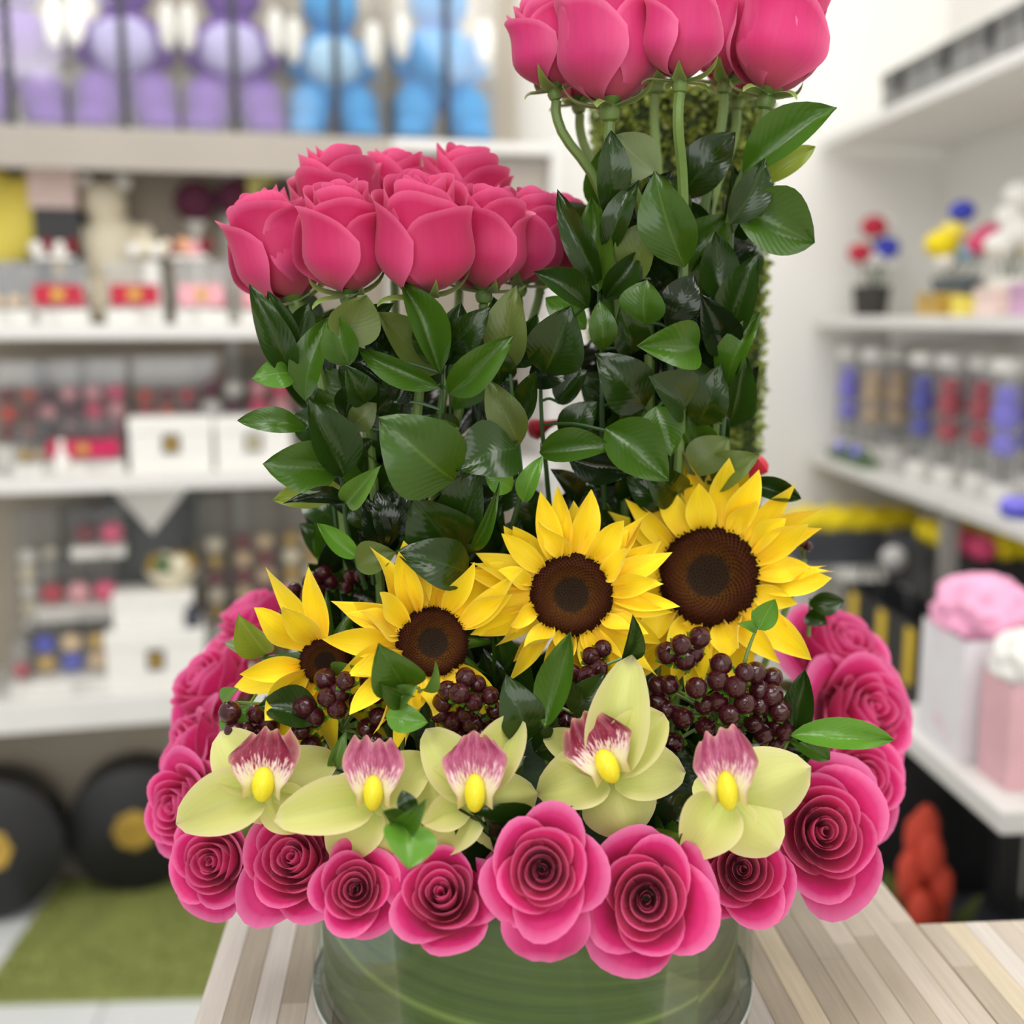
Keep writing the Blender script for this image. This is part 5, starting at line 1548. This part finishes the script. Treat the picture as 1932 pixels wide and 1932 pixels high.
# fourth shelf: black hat boxes crowned with yellow roses
# a long black planter of yellow roses across the far corner
yq = YB - 0.20
xq0, xq1 = CAM.x + 0.905, CAM.x + 1.215
r = root('yellow_rose_planter', (xq0, yq - 0.07, ZS[4] + 0.0005), 'long black planter of bright yellow roses in the far right corner', 'planter')
part('planter', MB().bevbox(0, xq1 - xq0, 0, 0.14, 0, 0.088, 0.004).mesh('planter', plain('hatbox_slate', (66, 68, 74), 0.5), False), r)
for i in range(9):
    for j in range(3):
        bloom('preserved_rose', (0.018 + i * (xq1 - xq0 - 0.036) / 8, 0.03 + j * 0.04, 0.101 + 0.008 * ((i + j) % 2)), 0.027, COLR['sun'], r, (i + j * 2) % 6)
P = rs(1764, 4, 0.14)
r = root('hat_box', Matrix.Translation(P), 'dark round hat box behind the pale grey ornament ball', 'box')
part('box', MB().lathe([(0.075, 0), (0.08, 0.003), (0.08, 0.085)], 32).mesh('box', BLACKC), r)
part('lid', MB().lathe([(0.083, 0.0855), (0.083, 0.108), (0.080, 0.112)], 32).mesh('lid', plain('hatbox_lid', (58, 60, 70), 0.5)), r)
r = root('grey_ball', Matrix.Translation(rs(1690, 4, 0.0) + Vector((0.0, -0.05, 0.0))), 'pale grey ornament ball before the yellow rose boxes', 'ornament')
part('ball', MB().ball((0, 0, 0.09), 0.028, 20).mesh('ball', plain('ball_grey', (190, 188, 186), 0.3)), r)
part('stand', MB().lathe([(0.022, 0), (0.02, 0.006), (0.008, 0.02), (0.01, 0.063)], 14).mesh('stand', BLACKC), r)
for px, bk, lab in ((1830, 0.08, 'black box of yellow roses behind the pink gift bags'), (1900, 0.10, 'black box of yellow and red flowers at the right edge, lower shelf')):
    P = rs(px, 4, bk + 0.04)
    r = root('flower_box', Matrix.Translation(P), lab, 'flower box')
    part('box', MB().bevbox(-0.07, 0.07, -0.07, 0.07, 0, 0.13, 0.003).mesh('box', BLACKC, False), r)
    for i in range(9):
        bloom('preserved_rose', (-0.045 + 0.045 * (i % 3), -0.045 + 0.045 * (i // 3), 0.15), 0.026, COLR['sun' if px == 1830 or i % 3 else 'hot'], r, i % 6)
# black gift bags with yellow ribbons under the lower shelf
for i, (px, lab) in enumerate(((1610, 'farthest black gift bag with yellow ribbon below the lower right shelf'), (1665, 'middle black gift bag with yellow ribbon below the lower right shelf'), (1720, 'nearest black gift bag with yellow ribbon behind the white side table'))):
    d = ray(px, 1180); X = XR - 0.12; t = (X - CAM.x) / d.x; P = CAM + d * t
    r = root('gift_bag', Matrix.Translation((X, P.y, ZF + 0.004 - 0.004)), lab, 'gift bag', 'black gift bags with yellow ribbons')
    part('bag', MB().add([(0, -.065, 0), (0, .065, 0), (.10, .065, 0), (.10, -.065, 0), (0, -.065, .77), (0, .065, .77), (.10, .065, .77), (.10, -.065, .77)], [(0, 3, 2, 1), (0, 1, 5, 4), (2, 3, 7, 6), (0, 4, 7, 3), (1, 2, 6, 5)]).mesh('bag', BLACKC, False), r)
    part('ribbon', MB().bevbox(-0.004, -0.0008, -0.018, 0.018, 0.05, 0.76, 0.001).bevbox(0.035, 0.062, -0.069, -0.0658, 0.05, 0.76, 0.001).mesh('ribbon', RIB['yellow'], False), r)
    part('handle', MB().tube([(0.03, -.05, .765), (0.03, -.03, .815), (0.03, .03, .815), (0.03, .05, .765)], 0.003, 6, 5).mesh('handle', RIB['black']), r)

# white side table with gift bags
XT = CAM.x + 0.66
zt_ = CAM.z - 0.563
yt0 = atZ(1906, 1531, zt_).y
r = root('side_table', Matrix.Translation((XT, yt0, ZF)), 'white side table carrying pink and white gift bags on the right', 'table')
T = Matrix.Translation((-XT, -yt0, -ZF))
XT1 = XR - 0.06
part('tabletop', MB().bevbox(XT, XT1, yt0, yt0 + 0.39, zt_ - 0.03, zt_, 0.004).mesh('tabletop', SHELF, False), r, T)
for x in (XT + 0.20, XT1 - 0.02):
    for y in (yt0 + 0.03, yt0 + 0.36):
        part('leg', MB().bevbox(x - 0.018, x + 0.018, y - 0.018, y + 0.018, ZF, zt_ - 0.0305, 0.003).mesh('leg', BLACKC, False), r, T)
PINK = plain('tissue_pink', (248, 172, 206), 0.7, var=0.08)
PALEP = plain('bag_pale_pink', (230, 182, 190), 0.6, var=0.05)
PRINT = NT('bag_white_print')
nz_ = PRINT.noise(22.0, 3)
PRINT.link(PRINT.ramp(nz_, [(0.35, lin((240, 238, 240))), (0.62, lin((236, 232, 236))), (0.75, lin((244, 196, 210)))]), PRINT.b.inputs['Base Color'])
PRINT.b.inputs['Roughness'].default_value = 0.5
def giftbag(px0, px1, pyb, pyt, y_off, dd, body, tissue, label, flaps=True):
    Pb = atZ(px0, pyb, zt_)
    k = m_per_px(Pb)
    W, Ht = (px1 - px0) * k, (pyb - pyt) * k * 1.03
    r = root('gift_bag', Matrix.Translation((Pb.x, Pb.y, zt_ + 0.0005)), label, 'gift bag')
    part('bag', MB().add([(0, 0, 0), (W, 0, 0), (W, dd, 0), (0, dd, 0), (0, 0, Ht * .72), (W, 0, Ht * .72), (W, dd, Ht * .72), (0, dd, Ht * .72)], [(0, 3, 2, 1), (0, 1, 5, 4), (1, 2, 6, 5), (2, 3, 7, 6), (3, 0, 4, 7)]).mesh('bag', body, False), r)
    bm = bmesh.new()
    bmesh.ops.create_icosphere(bm, subdivisions=4, radius=1)
    for v_ in bm.verts:
        n = v_.co.normalized()
        q = 1 + 0.22 * noise.noise(n * 2.6) + 0.12 * abs(noise.noise(n * 6))
        f = 3.5
        sq = (abs(n.x) ** f + abs(n.y) ** f) ** (1 / f) + 1e-6
        s = math.hypot(n.x, n.y) / sq if math.hypot(n.x, n.y) > 1e-6 else 1
        v_.co = Vector((n.x * s * W * .50 * q, n.y * s * dd * .5 * q, n.z * Ht * .22 * q))
    mb = MB(); mb.bm(bm, Matrix.Translation((W / 2, dd / 2, Ht * .80)))
    part('tissue_paper', mb.mesh('tissue_paper', tissue), r)
    return r
giftbag(1808, 1975, 1440, 1122, 0, 0.13, PRINT.m, PINK, 'larger white gift bag with pink tissue paper on the side table')
giftbag(1897, 2020, 1494, 1215, 0, 0.075, PALEP, COLR['white'], 'pale pink gift bag with white tissue at the right edge of the photo')

# dark goods below the side table
for dx, dy, dz, wx, dd, hh, mt, lab in ((0.0, 0.44, 0, .26, .25, .36, BLACKC, 'large black storage bin standing on the floor under the side table'), (0.005, 0.45, .361, .25, .23, .33, BLACKC, 'black storage bin stacked on the large one under the side table'),
        (0.13, 0.15, 0, .12, .26, .44, plain('bin_charcoal', (44, 46, 52), 0.35), 'narrow charcoal bin right of the orange red bouquet')):
    r = root('storage_bin', Matrix.Translation((XT + dx, yt0 + dy, ZF + dz + 0.0005)), lab, 'bin')
    part('body', MB().bevbox(0, wx, 0, dd, 0, hh * .86, 0.012).mesh('body', mt, False), r)
    part('lid', MB().bevbox(-0.006, wx + .006, -.006, dd + .006, hh * .863, hh, 0.008).mesh('lid', mt, False), r)
Pk = atZ(1668, 1800, ZF)
r = root('paper_bag', Matrix.Translation((Pk.x - 0.12, Pk.y - 0.30, ZF)), 'brown paper bag on the floor behind the counter edge', 'bag')
KRAFT = plain('kraft_paper', (128, 112, 90), 0.8, var=0.12)
part('bag', MB().add([(-.06, 0, 0), (.08, 0, 0), (.08, .2, 0), (-.06, .2, 0), (-.06, 0, .3), (.08, 0, .3), (.08, .2, .3), (-.06, .2, .3)], [(0, 3, 2, 1), (0, 1, 5, 4), (1, 2, 6, 5), (2, 3, 7, 6), (3, 0, 4, 7)]).mesh('bag', KRAFT, False), r)
part('folded_top', MB().bevbox(-.062, .082, 0.085, 0.115, .28, .34, .003).mesh('folded_top', KRAFT, False), r)
Yf = CAM.y + 1.52
Pf = at(1742, 1640, Yf)
r = root('wrapped_bouquet', Matrix.Translation((Pf.x, Pf.y, ZF)), 'orange red bouquet in a tall brown pot under the side table by the counter', 'bouquet')
hz = Pf.z - ZF
part('pot', MB().lathe([(0.055, 0), (0.06, 0.004), (0.072, hz - 0.13), (0.066, hz - 0.13), (0.05, 0.03)], 24).mesh('pot', plain('pot_brown', (92, 76, 58), 0.6)), r)
for i in range(9):
    a = i * 2.4
    c = Vector((0.010 * math.sqrt(i) * math.cos(a), 0.011 * math.sqrt(i) * math.sin(a), hz + 0.060 - 0.016 * i))
    bloom('blossom', c, 0.018, COLR['orange'], r, i % 6, sz_=1.9)
for i in range(7):
    a = i * 0.9
    def fn(u, v, a=a):
        ww = 0.02 * math.sin(math.pi * min(1, .08 + .92 * v))
        rr = 0.03 + 0.06 * v
        return (rr * math.cos(a) - u * ww * math.sin(a), rr * math.sin(a) + u * ww * math.cos(a), hz - 0.15 + 0.16 * v - 0.05 * v * v)
    part('leaf', gmesh('leaf', fn, 4, 8, LEAF['o']), r)
